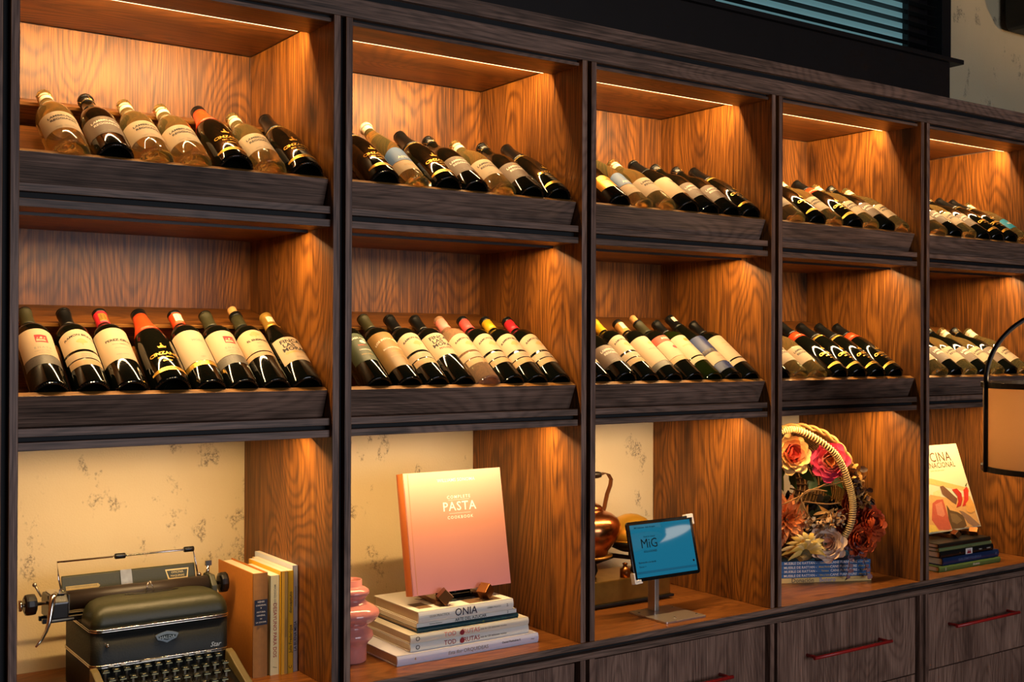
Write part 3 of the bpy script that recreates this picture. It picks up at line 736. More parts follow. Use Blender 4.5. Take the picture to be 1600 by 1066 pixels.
for o_ in [o for o in COL.objects if o.parent is None and 'fruit book' in str(o.get('label', ''))]:
    a = MB(); n = 20
    a.add([(.1495 + .0068 * math.cos(2 * PI * k / n), -.0046, .0095 + .0064 * math.sin(2 * PI * k / n)) for k in range(n)], [tuple(range(n))])
    a.add([(.149, -.0046, .0155), (.1505, -.0046, .0155), (.1525, -.0046, .0195), (.1510, -.0046, .0195)], [(0, 1, 2, 3)])
    obj('apple_mark', a.mesh('apple_mark', L_RED), o_)
book('large_book', 'thin dark teal book in the middle of the cookbook stack', (.957, .104, .0664), (0, 0, 0), .306, .235, .0118, TEALC, PAGES, True,
     [('Recetas para un mundo mejor', .0058, mat('ink_teal', '#2f6a6a', 0.5), .135), ('PATRICIA AMAYA', .0055, mat('ink_teal', '#2f6a6a', 0.5), .245), ('o', .011, mat('ink_lime', '#8a9a2c', 0.5), .195)], group=G)
book('large_book', 'thin white sugar-craft book under the topmost book of the stack', (.957, .106, .0784), (0, 0, 0), .303, .235, .0112, WHT, PAGES_W, False,
     [('ARTE DEL AZUCAR', .0110, INK, .160), ('Ramona Ediciones', .0050, INK_GREY, .055), ('2', .009, INK, .275)], group=G)
b = book('large_book', 'thick white book with big round-lettered title on top of the stack', (.960, .104, .0898), (0, 0, 0), .287, .235, .0282, WHT, PAGES, True,
     [('ONIA', .0270, mat('ink_plum', '#2c2238', 0.5), .139), ('GUIA PRACTICA', .0080, INK_GREY, .060), ('GEMMA PALACIO', .0055, INK_GREY, .225), ('2.', .010, INK, .268)], group=G)
pm = MB()
add_text(pm, 'ONIA', .055, lambda x, y: Vector((.135 - x, .120 - y, .0288)))
b.part('lettering', pm, mat('ink_plum', '#2c2238', 0.5), local=True)
b.part('cover_print', MB().box(.02, .06, .03, .09, .0282, .0286).box(.075, .10, .02, .05, .0282, .0286).box(.16, .26, .012, .06, .0282, .0286), mat('print_brown', '#6e5136', 0.6), local=True)

BRONZE = mat('bronze_bar', '#7a4a22', 0.28, 0.75, vary=.2, vscale=40)
GLOSS = mat('black_gloss', '#090706', 0.08, coat=.5)
def easel(label, loc, w, a, bs_=.030):
    e = Thing('book_easel', label, 'book stand', loc)
    for sx in (-1, 1):
        M = Matrix.Translation((sx * w / 2, -.034, bs_ * .75)) @ Matrix.Rotation(sx * .35, 4, 'Z') @ Matrix.Rotation(PI / 4, 4, 'Y')
        e.part('front_block', MB().xbox(M, bs_, .030, bs_), BRONZE, .0012, local=True)
        M = Matrix.Translation((sx * w / 2, .036, .0065)) @ Matrix.Rotation(sx * .12, 4, 'Z')
        e.part('cradle_bar', MB().xbox(M, .024, .125, .012), BRONZE, .0012, local=True)
    e.part('back_plate', MB().prism([(.022, .012), (.028, .012), (.028 + .16 * math.sin(a), .012 + .16 * math.cos(a)), (.022 + .16 * math.sin(a), .012 + .16 * math.cos(a))], 'x', -w * .42, w * .42), GLOSS, .001, local=True)
    e.part('cross_bar', MB().box(-w * .5, w * .5, .012, .026, .001, .011).box(-w * .34, w * .34, -.004, .012, .001, .006), GLOSS, .001, local=True)
    return e
easel('bronze and black easel carrying the pasta cookbook on its stack of books', (1.118, .168, .1182), .125, math.radians(10))
def cookbook(label, loc, lean, w, h, t, cover_mats, spine, texts, extra=None, hard=True):
    c = Thing('cookbook', label, 'book', loc); c.o.rotation_euler = (-lean, 0, 0)
    m = MB()
    m.box(0, w, 0, .0025, 0, h).box(0, w, t - .0025, t, 0, h)
    n = 6
    poly = [(-.0045 * math.sin(PI * k / n), t * k / n) for k in range(n + 1)] + [(.003, t), (.003, 0)]
    m.prism(poly, 'z', 0, h, 1)
    c.part('cover', m, [cover_mats, spine], local=True)
    c.part('pages', MB().box(.003, w - .004, .0025, t - .0025, .004, h - .004), PAGES_W, local=True)
    inks = {}
    for body, size, ink, x, z, *r in texts: txt(inks, body, size, ink, x, z, -.0006, space=r[0] if r else 1.0)
    letter(c, inks)
    if extra: extra(c)
    return c
PEACH_M, nt, bs = new_mat('peach_cover')     # printed cover: apricot at the top to rose at the foot
tc = nt.nodes.new('ShaderNodeTexCoord'); sx_ = nt.nodes.new('ShaderNodeSeparateXYZ'); mr = nt.nodes.new('ShaderNodeMapRange'); cr = nt.nodes.new('ShaderNodeValToRGB')
nt.links.new(tc.outputs['Object'], sx_.inputs[0]); nt.links.new(sx_.outputs['Z'], mr.inputs['Value']); mr.inputs['From Max'].default_value = .31
nt.links.new(mr.outputs[0], cr.inputs[0]); nt.links.new(cr.outputs[0], bs.inputs['Base Color']); bs.inputs['Roughness'].default_value = .5
cr.color_ramp.elements[0].color = srgb('#bc7a7c'); cr.color_ramp.elements[1].color = srgb('#b89888'); q = cr.color_ramp.elements.new(.55); q.color = srgb('#c08062')
SPINE_P = mat('orange_spine', '#c86f35', 0.5)
WT = mat('ink_white', '#f4eadb', 0.5)
def pasta_extra(c):
    c.part('cover_hinge', MB().box(.0135, .0155, -.0003, .0, .002, .309), mat('hinge_shadow_groove', '#b87a58', 0.6), local=True)
    inks = {}
    rl = MB().box(.130, .196, -.0006, -.0004, .2335, .2341).box(.130, .196, -.0006, -.0004, .1985, .1991)
    c.part('title_rule', rl, WT, local=True)
cookbook('peach pasta cookbook standing upright on a bronze easel', (.975, .158, .1455), math.radians(10.3), .303, .311, .034, PEACH_M, SPINE_P,
         [('WILLIAMS SONOMA', .0125, WT, .160, .286, 1.05), ('COMPLETE', .0118, WT, .163, .241, 1.35), ('PASTA', .0330, WT, .163, .216, 1.12), ('COOKBOOK', .0112, WT, .163, .188, 1.35)], pasta_extra)

# ceramic vase
VASE = mat('pink_vase_glaze', '#c98078', 0.14, coat=.4, vary=.12, vscale=9)
vz = Thing('ribbed_vase', 'glossy coral pink vase with bulging rings beside the book stack', 'vase', (.818, .190, 0))
pr = [(.0001, 0), (.034, 0), (.036, .003), (.036, .030), (.0365, .038), (.041, .046), (.049, .054), (.052, .062), (.049, .071), (.041, .079), (.038, .084), (.043, .090), (.056, .097), (.064, .106), (.066, .114), (.063, .122), (.052, .130), (.040, .137), (.033, .143), (.032, .147), (.036, .152), (.041, .158), (.0425, .164), (.039, .170), (.030, .175), (.025, .178), (.0245, .192), (.0225, .193), (.021, .178), (.021, .12), (.0001, .12)]
vz.part('body', MB().lathe([(a * 1.07, b_ * 1.05) for a, b_ in pr], 48), VASE, local=True)

# ------------------------------------------------------------------ typewriter
OLIVE = mat('typewriter_crackle_green', '#0a100c', 0.55, vary=.2, vscale=220, bump=.35)
OLIVE_L = mat('typewriter_olive_panel', '#2b2c18', 0.45, vary=.12, vscale=200, bump=.25)
TAN_E = mat('typewriter_tan_edge', '#655735', 0.4)
CHROME = mat('chrome', '#c9c2b6', 0.14, 1.0)
STEEL = mat('worn_steel', '#a1957f', 0.3, 0.9, vary=.3, vscale=80)
RUBBER = mat('platen_rubber', '#2a221c', 0.45)
BAKE = mat('black_bakelite', '#0f0d0c', 0.25)
tw = Thing('typewriter', 'old dark green manual typewriter with chrome trim beside the standing books', 'typewriter', (.345, .22, 0))
def rrect(x0, x1, y0, y1, r, z, n=6):
    pts = []
    for cx, cy, a0 in ((x1 - r, y0 + r, -PI / 2), (x1 - r, y1 - r, 0), (x0 + r, y1 - r, PI / 2), (x0 + r, y0 + r, PI)):
        for k in range(n + 1):
            a = a0 + PI / 2 * k / n
            pts.append(Vector((cx + r * math.cos(a), cy + r * math.sin(a), z)))
    return pts
bx0, bx1, by0, by1 = .188, .497, .170, .413
tw.part('body', MB().loft([rrect(bx0, bx1, by0, by1, .022, z) for z in (.004, .083, .160)]), OLIVE)
cov = [rrect(bx0 + i_, bx1 - i_, by0 + i_, .278, .022, z) for i_, z in ((0, .1602), (.0005, .176), (.003, .189), (.008, .199), (.016, .2075), (.028, .2125), (.045, .2145))]
tw.part('top_cover', MB().loft(cov), OLIVE_L)
tw.part('ribbon_opening', MB().loft([[Vector((.345 + .062 * math.cos(a), .262 + .012 * math.sin(a), z)) for a in [2 * PI * k / 24 for k in range(24)]] for z in (.2146, .2156)]), BAKE)
for z in (.083, .160):
    for dz in (-.0022, .0022):
        lp = [p + Vector((0, 0, dz)) for p in rrect(bx0 - .0006, bx1 + .0006, by0 - .0006, by1 + .0006, .022, z)]
        tw.part('chrome_trim', MB().tube(lp, .0019, 6, closed=True), CHROME)
for s, xa, xb in ((0, .182, .199), (1, .486, .503)):
    pl = [(.172, .004), (.172, .083), (.150, .078), (.105, .058), (.060, .040), (.030, .028), (.020, .016), (.020, .004)]
    tw.part('side_cheek', MB().prism(pl, 'x', xa, xb), TAN_E, .003)
tw.part('key_bed', MB().prism([(.171, .004), (.171, .056), (.028, .012), (.028, .004)], 'x', .199, .486), BAKE)
tw.part('space_bar', MB().box(.245, .430, .032, .043, .020, .030), BAKE, .003)
key = MB().loft([rrect(-.0070, .0070, -.0062, .0062, .003, z, 3) for z in (-.012, 0)] )
kb = MB().loft([rrect(-.0078, .0078, -.0070, .0070, .0035, z, 3) for z in (.0, .0035)]).loft([rrect(-.0078 * s, .0078 * s, -.0070 * s, .0070 * s, .0035 * s, z, 3) for s, z in ((1, .0035), (.8, .0052))])
kme = kb.mesh('key', [mat('key_green_black', '#121611', 0.25), mat('key_legend', '#d9cf9a', 0.4)])
kst = MB().box(-.0022, .0022, -.002, .006, -.020, .0).mesh('key_stem', STEEL)
legend = MB().add([(-.004, -.0058, .0049), (.004, -.0058, .0049), (.0035, -.0035, .0054), (-.0035, -.0035, .0054)], [(0, 1, 2, 3)]).add([(-.0070, -.00715, .0008), (.0070, -.00715, .0008), (.0070, -.00715, .0030), (-.0070, -.00715, .0030)], [(0, 1, 2, 3)]).mesh('legend', mat('key_legend', '#d9cf9a', 0.4))
for row, (ky, kz, kx, n) in enumerate(((.150, .076, .210, 12), (.124, .064, .216, 12), (.098, .053, .210, 12), (.072, .042, .218, 11))):
    for c_ in range(n):
        o = obj('key', kme, tw.o); o.location = Vector((kx + c_ * .0228, ky, kz)) - tw.loc
        o.rotation_euler = (.12, 0, 0)
        obj('legend', legend, o); obj('key_stem', kst, o)
for x in (.226, .252, .392, .418, .444):
    tw.part('tab_key', MB().box(x - .006, x + .006, .160, .168, .082, .0855), STEEL, .001)
tw.part('tab_bar', MB().box(.290, .350, .161, .167, .083, .0865), STEEL, .001)
ME = mat('emblem_silver', '#8b9496', 0.3, 0.6)
em = [(-.026, .006), (-.020, .009), (-.012, .0115), (0, .014), (.012, .0115), (.020, .009), (.026, .006), (.021, -.004), (.010, -.0075), (.0, -.012), (-.010, -.0075), (-.021, -.004)]
tw.part('emblem', MB().prism([(.350 + x, .129 + z) for x, z in em], 'y', .1678, .1698), ME)
tw.part('emblem_field', MB().prism([(.350 + x * .78, .129 + z * .52) for x, z in em], 'y', .1668, .1679), mat('emblem_dark', '#1d2c2c', 0.3))
inks = {}; txt(inks, 'HALDA', .0105, mat('emblem_letters', '#b9c2c0', 0.3, 0.5), .350, .1290, .1664)
for m, mb in inks.values(): tw.part('lettering', mb, m)
inks = {}; txt(inks, 'Star', .0150, mat('script_silver', '#d5d8d2', 0.3, 0.4), .462, .097, .1692, shear=.35)
for m, mb in inks.values(): tw.part('lettering', mb, m)
tw.part('lock_button', MB().ball((.220, .168, .128), .0042, seg=12, rings=8).ball((.214, .168, .134), .0018, seg=8, rings=6), CHROME)
PY, PZ, PR = .302, .2085, .0215
MX = Matrix.Rotation(PI / 2, 4, 'Y')
def xcyl(x0, x1, r, y=PY, z=PZ, seg=24):
    return MB().lathe([(.0001, 0), (r, 0), (r, x1 - x0), (.0001, x1 - x0)], seg, Matrix.Translation((x0, y, z)) @ MX)
tw.part('platen', xcyl(.168, .490, PR, seg=32), RUBBER)
tw.part('platen_shaft', xcyl(.068, .538, .0042, seg=12), CHROME)
def knob(x0, x1, r):
    w_ = x1 - x0
    return MB().lathe([(.0001, 0), (r * .7, 0), (r * .96, w_ * .12), (r, w_ * .3), (r, w_ * .7), (r * .96, w_ * .88), (r * .7, w_), (.0001, w_)], 12, Matrix.Translation((x0, PY, PZ)) @ MX, smooth=False)
tw.part('platen_knob', knob(.076, .102, .0235), BAKE); tw.part('platen_knob', knob(.519, .540, .0245), BAKE)
tw.part('knob_cap', xcyl(.066, .071, .0125), CHROME)
tw.part('carriage_end', MB().prism([(.270, .176), (.345, .176), (.345, .212), (.335, .228), (.285, .228), (.270, .212)], 'x', .122, .164), BAKE, .003)
tw.part('carriage_end', MB().prism([(.270, .180), (.345, .180), (.345, .208), (.330, .232), (.290, .232), (.270, .210)], 'x', .491, .505), OLIVE_L, .003)
tw.part('end_plate', MB().box(.128, .158, .280, .335, .2285, .2305).box(.1645, .1675, .278, .330, .185, .226), CHROME, .0008)
tw.part('carriage_rail', MB().box(.112, .500, .284, .296, .166, .176).box(.112, .500, .318, .328, .166, .176), BAKE, .001)
tw.part('carriage_rail', MB().box(.124, .178, .2825, .2838, .1700, .1730), STEEL)
tw.part('return_lever', MB().tube([(.136, .272, .232), (.128, .262, .229), (.124, .256, .215), (.121, .252, .196), (.117, .247, .178), (.109, .240, .160), (.098, .231, .146), (.084, .222, .134)], [.0065, .0075, .0070, .0060, .0050, .0036, .0030, .0022], 10), CHROME)
tw.part('spacing_lever', MB().tube([(.112, .30, .224), (.104, .302, .240), (.100, .304, .248)], .0022, 8).ball((.099, .304, .251), .0050, seg=10, rings=8), STEEL)
tilt = [(.338, .190), (.3425, .190), (.3605, .251), (.358, .2535), (.3545, .251)]
tw.part('paper_table', MB().prism(tilt, 'x', .168, .478), OLIVE_L, .0012)
def pt(x, f, out=.0006):      # point on the front face of the tilted paper table
    return Vector((x, .338 + f * .0165 - out, .190 + f * .061 + out * .3))
def plate(pts, out): return MB().add([pt(x, f, out) for x, f in pts], [tuple(range(len(pts)))])
BRASS = mat('worn_brass', '#b89350', 0.32, 0.85, vary=.25, vscale=90)
sc_ = MB().loft([[pt(x, f, .0012) for x, f in ((.176, .50), (.248, .50), (.252, .58), (.248, .66), (.176, .66))], [pt(x, f, .0002) for x, f in ((.176, .50), (.248, .50), (.252, .58), (.248, .66), (.176, .66))]], smooth=False)
tw.part('margin_scale', sc_, BRASS)
tk = MB()
for k in range(26): tk.add([pt(.178 + k * .0026, f, .0016) for f in (.58, .64)] + [pt(.1788 + k * .0026, f, .0016) for f in (.64, .58)], [(0, 1, 2, 3)])
o = tw.part('scale_ticks', tk, INK); o['kind'] = 'stuff'
bd = ((.405, .88), (.462, .88), (.458, .50), (.411, .50))
tw.part('badge', plate(bd, .0010), mat('badge_gold', '#d6b874', 0.35, 0.6))
tw.part('badge_field', plate(((.408, .83), (.459, .83), (.4555, .55), (.4135, .55)), .0014), OLIVE_L)
bt = MB(); add_text(bt, 'OFICINA', .0075, lambda x, y: pt(.4335 + x, .75 + y / .061, .0018)); add_text(bt, 'MAQUINAS', .0065, lambda x, y: pt(.4335 + x, .62 + y / .061, .0018))
tw.part('lettering', bt, mat('badge_gold', '#d6b874', 0.35, 0.6))
tw.part('centre_bracket', MB().loft([[pt(x, f, out) for x, f in ((.300, .02), (.327, .02), (.325, 1.04), (.299, 1.04))] for out in (.0030, .0004)], smooth=False), STEEL)
tw.part('paper_bail', MB().tube([(.166, .340, .214), (.160, .346, .252), (.157, .350, .288), (.472, .350, .288), (.478, .346, .254), (.482, .340, .222)], .0022, 8), CHROME)
for x in (.298, .462): tw.part('bail_roller', MB().lathe([(.0001, 0), (.0058, 0), (.0066, .002), (.0066, .022), (.0058, .024), (.0001, .024)], 16, Matrix.Translation((x - .012, .350, .288)) @ MX), BAKE)
for x, z in ((.165, .222), (.484, .226)): tw.part('bail_pivot', MB().ball((x, .340, z), .0060, seg=12, rings=8), CHROME)
tw.part('paper_release', MB().tube([(.496, .318, .225), (.499, .318, .250)], .0042, 10).box(.492, .506, .314, .322, .250, .262), CHROME)
tw.part('card_guide', MB().tube([(.335, .276, .214), (.342, .277, .236), (.346, .277, .236), (.356, .276, .214)], .0014, 6), CHROME)
tw.part('rubber_foot', MB().lathe([(.0001, 0), (.012, 0), (.011, .006), (.0001, .006)], 16, Matrix.Translation((.215, .20, 0))).lathe([(.0001, 0), (.012, 0), (.011, .006), (.0001, .006)], 16, Matrix.Translation((.47, .20, 0))), BAKE)
tw.part('rubber_foot', MB().lathe([(.0001, 0), (.012, 0), (.011, .006), (.0001, .006)], 16, Matrix.Translation((.215, .39, 0))).lathe([(.0001, 0), (.012, 0), (.011, .006), (.0001, .006)], 16, Matrix.Translation((.47, .39, 0))), BAKE)

# ------------------------------------------------------------------ tablet, kettle and scale
TWHITE = mat('clip_white', '#d9d6d4', 0.4); ALUM = mat('brushed_aluminium', '#b9b2ab', 0.32, 0.85, vary=.06, vscale=150)
ts = Thing('tablet_stand', 'brushed metal tablet stand with square base plate on the worktop', 'tablet stand', (1.80, .113, 0))
ts.part('base_plate', MB().loft([rrect(1.722, 1.881, .031, .195, .008, z) for z in (0, .0055)], smooth=False), ALUM, .0008)
ts.part('post', MB().box(1.787, 1.803, .150, .182, .0055, .195), ALUM, .0015)
ts.part('hinge', MB().box(1.770, 1.820, .150, .172, .165, .205), ALUM, .002)
for x, y in ((1.738, .165), (1.868, .165), (1.782, .060), (1.868, .062)):
    ts.part('screw', MB().lathe([(.0001, 0), (.0042, 0), (.0042, .001), (.0001, .001)], 12, Matrix.Translation((x, y, .0055))), CHROME)
LN = math.atan2(.043, .166)
tb = Thing('tablet', 'tablet with a blue-green screen held on the metal stand beside the copper kettle', 'tablet', (1.684, .118, .1075)); tb.o.rotation_euler = (-LN, 0, 0)
tww, thh = .256, .171
def rr2(x0, x1, z0, z1, r, y, n=5): return [Vector((p.x, y, p.y)) for p in rrect(x0, x1, z0, z1, r, 0, n)]
tb.part('frame', MB().loft([rr2(0, tww, 0, thh, .010, y) for y in (0, .0075)], smooth=False), mat('tablet_black', '#0a0b0d', 0.12, coat=.4), .0008, local=True)
SCR = mat('tablet_screen', '#04202a', 0.035, emit='#1a6d8c', estr=.80, coat=.3)
tb.part('screen', MB().add([(.010, -.0004, .010), (tww - .010, -.0004, .010), (tww - .010, -.0004, thh - .010), (.010, -.0004, thh - .010)], [(0, 1, 2, 3)]), SCR, local=True)
SDK = mat('screen_dark_text', '#06141f', 0.2); SMID = mat('screen_bar_blue', '#04202a', 0.15, emit='#155a78', estr=.75)
ui = MB().box(.010, tww - .010, -.0007, -.0005, .020, .027)
tb.part('screen_bar', ui, SMID, local=True)
inks = {}
txt(inks, 'MiG', .038, SDK, .074, .104, -.0008, bold=0); txt(inks, 'SOLUCIONES', .0085, SDK, .074, .082, -.0008, bold=.018)
txt(inks, 'Panel de control', .0065, SDK, .078, .1245, -.0008); txt(inks, 'Bienvenido a la tienda', .0075, SDK, .056, .052, -.0008, bold=.018); txt(inks, 'Entrar >', .0075, SDK, .036, .040, -.0008)
txt(inks, 'MIG Soluciones - Inicio de sesion', .0060, SDK, .066, .152, -.0008, bold=.018); txt(inks, '. . . . . . . .', .0100, SDK, .150, .016, -.0008)
letter(tb, inks)
tb.part('camera_dot', MB().lathe([(.0001, 0), (.0036, 0), (.0001, .0002)], 16, Matrix.Translation((.236, -.0007, .040)) @ Matrix.Rotation(PI / 2, 4, 'X')), SDK, local=True)
def clip(x, z, sx, sz):
    m = MB()
    m.box(min(x, x - sx * .024), max(x, x - sx * .024), -.004, .012, min(z, z + sz * .005), max(z, z + sz * .005))
    m.box(min(x, x + sx * .005), max(x, x + sx * .005), -.004, .012, min(z + sz * .005, z - sz * .026), max(z + sz * .005, z - sz * .026))
    m.box(min(x - sx * .02, x), max(x - sx * .02, x), -.0045, -.0012, min(z, z - sz * .006), max(z, z - sz * .006))
    return m
c1 = ts.o
for x, z, sx, sz in ((tww, thh, 1, 1), (0, 0, -1, -1)):
    mb = clip(x, z, sx, sz); R_ = Matrix.Translation((1.684, .118, .1075)) @ Matrix.Rotation(-LN, 4, 'X')
    m2 = MB().add([R_ @ v for v in mb.v], mb.f)
    ts.part('clip', m2, TWHITE, .0012, label='white corner clip')
arm = MB().tube([(1.700, .150, .115), (1.795, .166, .185), (1.925, .172, .262)], .005, 10)
ts.part('clip_arm', arm, ALUM)

COPPER = mat('polished_copper', '#c77a48', 0.24, 1.0, vary=.08, vscale=14)
COPPER_D = mat('aged_copper', '#7c4a26', 0.3, 0.9)
BRASSY = mat('antique_brass', '#9a7436', 0.36, 0.9, vary=.35, vscale=26)
IRON = mat('black_iron', '#141110', 0.45, 0.3)
scl = Thing('kitchen_scale', 'antique brass balance scale with black iron arms behind the tablet', 'scale', (1.805, .36, 0))
scl.part('case', MB().box(1.640, 1.968, .280, .440, .012, .080), BRASSY, .004)
scl.part('base_rim', MB().box(1.632, 1.976, .272, .448, .006, .014), IRON, .002)
for x in (1.655, 1.953):
    for y in (.290, .430):
        scl.part('foot', MB().ball((x, y, .0062), .011, .011, .006, 12, 8), BRASSY)
for x in (1.715, 1.880):
    scl.part('bracket', MB().tube([(x, .36, .080), (x + .016, .36, .098), (x + .012, .36, .118), (x - .006, .36, .132), (x, .36, .143)], [.012, .009, .008, .008, .014], 10), IRON)
scl.part('beam', MB().prism([(1.700, .112), (1.800, .130), (1.900, .112), (1.900, .124), (1.800, .144), (1.700, .124)], 'y', .352, .368), IRON, .002)
scl.part('platform', MB().lathe([(.0001, 0), (.072, 0), (.076, .004), (.076, .007), (.0001, .006)], 40, Matrix.Translation((1.702, .36, .143))), BRASSY)
scl.part('weight_pan', MB().lathe([(.0001, 0), (.03, .002), (.062, .016), (.074, .034), (.072, .035), (.058, .020), (.0001, .008)], 40, Matrix.Translation((1.870, .36, .143))), IRON)
scl.part('weight', MB().lathe([(.0001, 0), (.016, 0), (.016, .026), (.008, .030), (.006, .036), (.009, .042), (.0001, .045)], 20, Matrix.Translation((1.800, .30, .080))), COPPER_D)
YB = mat('yellow_brass_bowl', '#c08f2e', 0.3, 0.55, vary=.15, vscale=12)
bw = Thing('brass_bowl', 'domed yellow brass bowl resting upside down on the scale behind the tablet', 'bowl', (1.885, .372, .178))
bw.part('shell', MB().lathe([(.080, 0), (.083, .003), (.078, .022), (.066, .046), (.046, .066), (.022, .077), (.0001, .080)], 40), YB, local=True)
bw.part('rim', MB().tube([(.0815 * math.cos(2 * PI * k / 40), .0815 * math.sin(2 * PI * k / 40), .002) for k in range(40)], .0028, 8, closed=True), YB, local=True)
kt = Thing('copper_kettle', 'round polished copper kettle with dark handle grip on the brass scale', 'kettle', (1.702, .36, .1502))
kt.part('body', MB().lathe([(.0001, 0), (.050, 0), (.054, .003), (.056, .012), (.066, .024), (.082, .046), (.090, .066), (.089, .082), (.080, .098), (.064, .110), (.048, .116), (.042, .118), (.042, .121), (.0001, .121)], 48, Matrix.Scale(1.13, 4)), COPPER, local=True)
kt.part('lid', MB().lathe([(.040, .1212), (.041, .125), (.034, .132), (.020, .139), (.008, .142), (.006, .147), (.010, .152), (.010, .157), (.0001, .160)], 32, Matrix.Scale(1.13, 4)), COPPER, local=True)
kt.part('spout', MB().tube([(-.072, 0, .045), (-.100, 0, .060), (-.118, 0, .088), (-.135, 0, .112)], [.022, .016, .012, .009], 14), COPPER, local=True)
for sx in (-1, 1):
    sec = [(.060, .124), (.066, .140), (.070, .156), (.076, .178), (.088, .203), (.091, .222), (.080, .238), (.062, .243), (.046, .238)]
    m = MB(); lo = []
    for k, (x, z) in enumerate(sec):
        a = sec[min(k + 1, len(sec) - 1)]; b_ = sec[max(k - 1, 0)]
        t = Vector((a[0] - b_[0], 0, a[1] - b_[1])).normalized(); nn = Vector((-t.z, 0, t.x)) * .0016
        c_ = Vector((x, 0, z)); w_ = Vector((0, .0085, 0))
        lo.append([Vector((sx * p.x, p.y, p.z)) for p in (c_ - w_ - nn, c_ + w_ - nn, c_ + w_ + nn, c_ - w_ + nn)])
    kt.part('handle_strap', m.loft(lo, smooth=False), COPPER_D, .0006, local=True)
kt.part('handle_grip', MB().lathe([(.0001, 0), (.0085, 0), (.0105, .01), (.0115, .048), (.0105, .086), (.0085, .096), (.0001, .096)], 20, Matrix.Translation((-.048, 0, .2385)) @ MX), mat('dark_wood_grip', '#1c120c', 0.35), local=True)

# ------------------------------------------------------------------ flower basket and its books
O3 = Vector((2.52, .215, 0)); RZ = math.radians(-24); R3 = Matrix.Rotation(RZ, 4, 'Z')
def loc3(x, n, z): return O3 + (R3 @ Vector((x, -n, 0))) + Vector((0, 0, z))
BLUEC = mat('cover_royal_blue', '#1e5a92', 0.4); YELC = mat('cover_pale_yellow', '#e0b969', 0.5)
INK_Y = mat('ink_yellow', '#d9b64a', 0.5); INK_LAV = mat('ink_lavender', '#8880a8', 0.5); INK_BR = mat('ink_brown', '#5c3d25', 0.5)
b0 = loc3(-.150, .021, 0)
book('large_book', 'pale yellow art book at the bottom of the blue stack under the basket', b0, (0, 0, RZ), .372, .24, .0165, YELC, PAGES, False,
     [('Donación', .0205, INK_BR, .126, -.0005), ('Botero', .0205, INK_LAV, .214, -.0005), ('EN BOGOTA Y MEDELLIN', .0062, INK_TAN, .300), ('C', .014, INK_BR, .362)], group='books under the flower basket')
for k, (sub, wd) in enumerate((('Sillas y Sofas', 'lowest'), ('Terrazas', 'second'), ('Mesas Bambu', 'third'), ('Comedores', 'topmost'))):
    bb = loc3(-.150 + .002 * (k % 2), .021 - .0015 * (k % 2), .0168 + k * .0136)
    book('catalogue', f'blue catalogue with white spine lettering, {wd} of the four under the basket', bb, (0, 0, RZ), .368, .235, .0134, BLUEC, PAGES_W, False,
         [('MUEBLE DE RATTAN -', .0118, WT, .117), (sub, .0075, INK_Y, .204), ('CANE FURNITURE -', .0118, WT, .275), (sub, .0068, INK_Y, .345)], group='books under the flower basket')
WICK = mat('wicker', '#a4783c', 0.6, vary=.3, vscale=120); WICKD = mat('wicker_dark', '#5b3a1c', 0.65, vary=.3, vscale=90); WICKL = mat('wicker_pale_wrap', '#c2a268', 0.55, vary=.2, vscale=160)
bk = Thing('wicker_basket', 'wicker basket with wrapped hoop handle lying on its side on the blue books', 'basket', (O3.x, O3.y, .0715), RZ)
cx, cz, ra, rb_ = -.027, .2975 - .0715, .213, .2155
def ringpts(d, s=1.0, n=56, jit=0.0):
    f = math.sqrt(max(.02, 1 - (d / .20) ** 2)) * s
    return [Vector((cx + ra * f * math.cos(2 * PI * k / n), .03 + d + jit * math.sin(k * PI), cz + rb_ * f * math.sin(2 * PI * k / n))) for k in range(n)]
wv = MB()
for k in range(26): wv.tube(ringpts(.004 + k * .0072, 1.0, 56, .002 if k % 2 else -.002), .0027, 5, closed=True)
o = bk.part('weave', wv, WICK, local=True); o['kind'] = 'stuff'
stk = MB()
for k in range(28):
    a = 2 * PI * k / 28
    stk.tube([Vector((cx + ra * f * math.cos(a) * 1.01, .03 + d, cz + rb_ * f * math.sin(a) * 1.01)) for d, f in ((d_, math.sqrt(max(.02, 1 - (d_ / .20) ** 2))) for d_ in (0, .04, .08, .12, .16, .19))], .0030, 5)
o = bk.part('stakes', stk, WICKD, local=True); o['kind'] = 'stuff'
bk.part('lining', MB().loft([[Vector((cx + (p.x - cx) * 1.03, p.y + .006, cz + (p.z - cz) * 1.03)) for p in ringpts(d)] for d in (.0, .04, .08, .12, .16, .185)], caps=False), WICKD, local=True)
for ph in (0, PI):
    n = 180
    bk.part('rim_braid', MB().tube([Vector((cx + (ra + .006 + .006 * math.cos(a * 17 + ph)) * math.cos(a), .026 + .007 * math.sin(a * 17 + ph), cz + (rb_ + .004 + .006 * math.cos(a * 17 + ph)) * math.sin(a))) for a in (2 * PI * k / n for k in range(n))], .0052, 6, closed=True), WICK, local=True)
hp = [(-.215, .02, .375), (-.19, -.02, .440), (-.150, -.04, .485), (-.105, -.05, .507), (-.055, -.05, .508), (.010, -.05, .478), (.068, -.05, .436), (.098, -.05, .394), (.119, -.05, .345), (.133, -.05, .300), (.140, -.05, .256), (.135, -.05, .205), (.118, -.04, .158), (.096, -.02, .128), (.070, .02, .100)]
def catmull(pts, m):
    P_ = [Vector(p) for p in pts]; out = []
    for i in range(len(P_) - 1):
        p0, p1, p2, p3 = P_[max(i - 1, 0)], P_[i], P_[i + 1], P_[min(i + 2, len(P_) - 1)]
        for k in range(m):
            t = k / m
            out.append(.5 * ((2 * p1) + (p2 - p0) * t + (2 * p0 - 5 * p1 + 4 * p2 - p3) * t * t + (3 * p1 - p0 - 3 * p2 + p3) * t ** 3))
    return out + [P_[-1]]
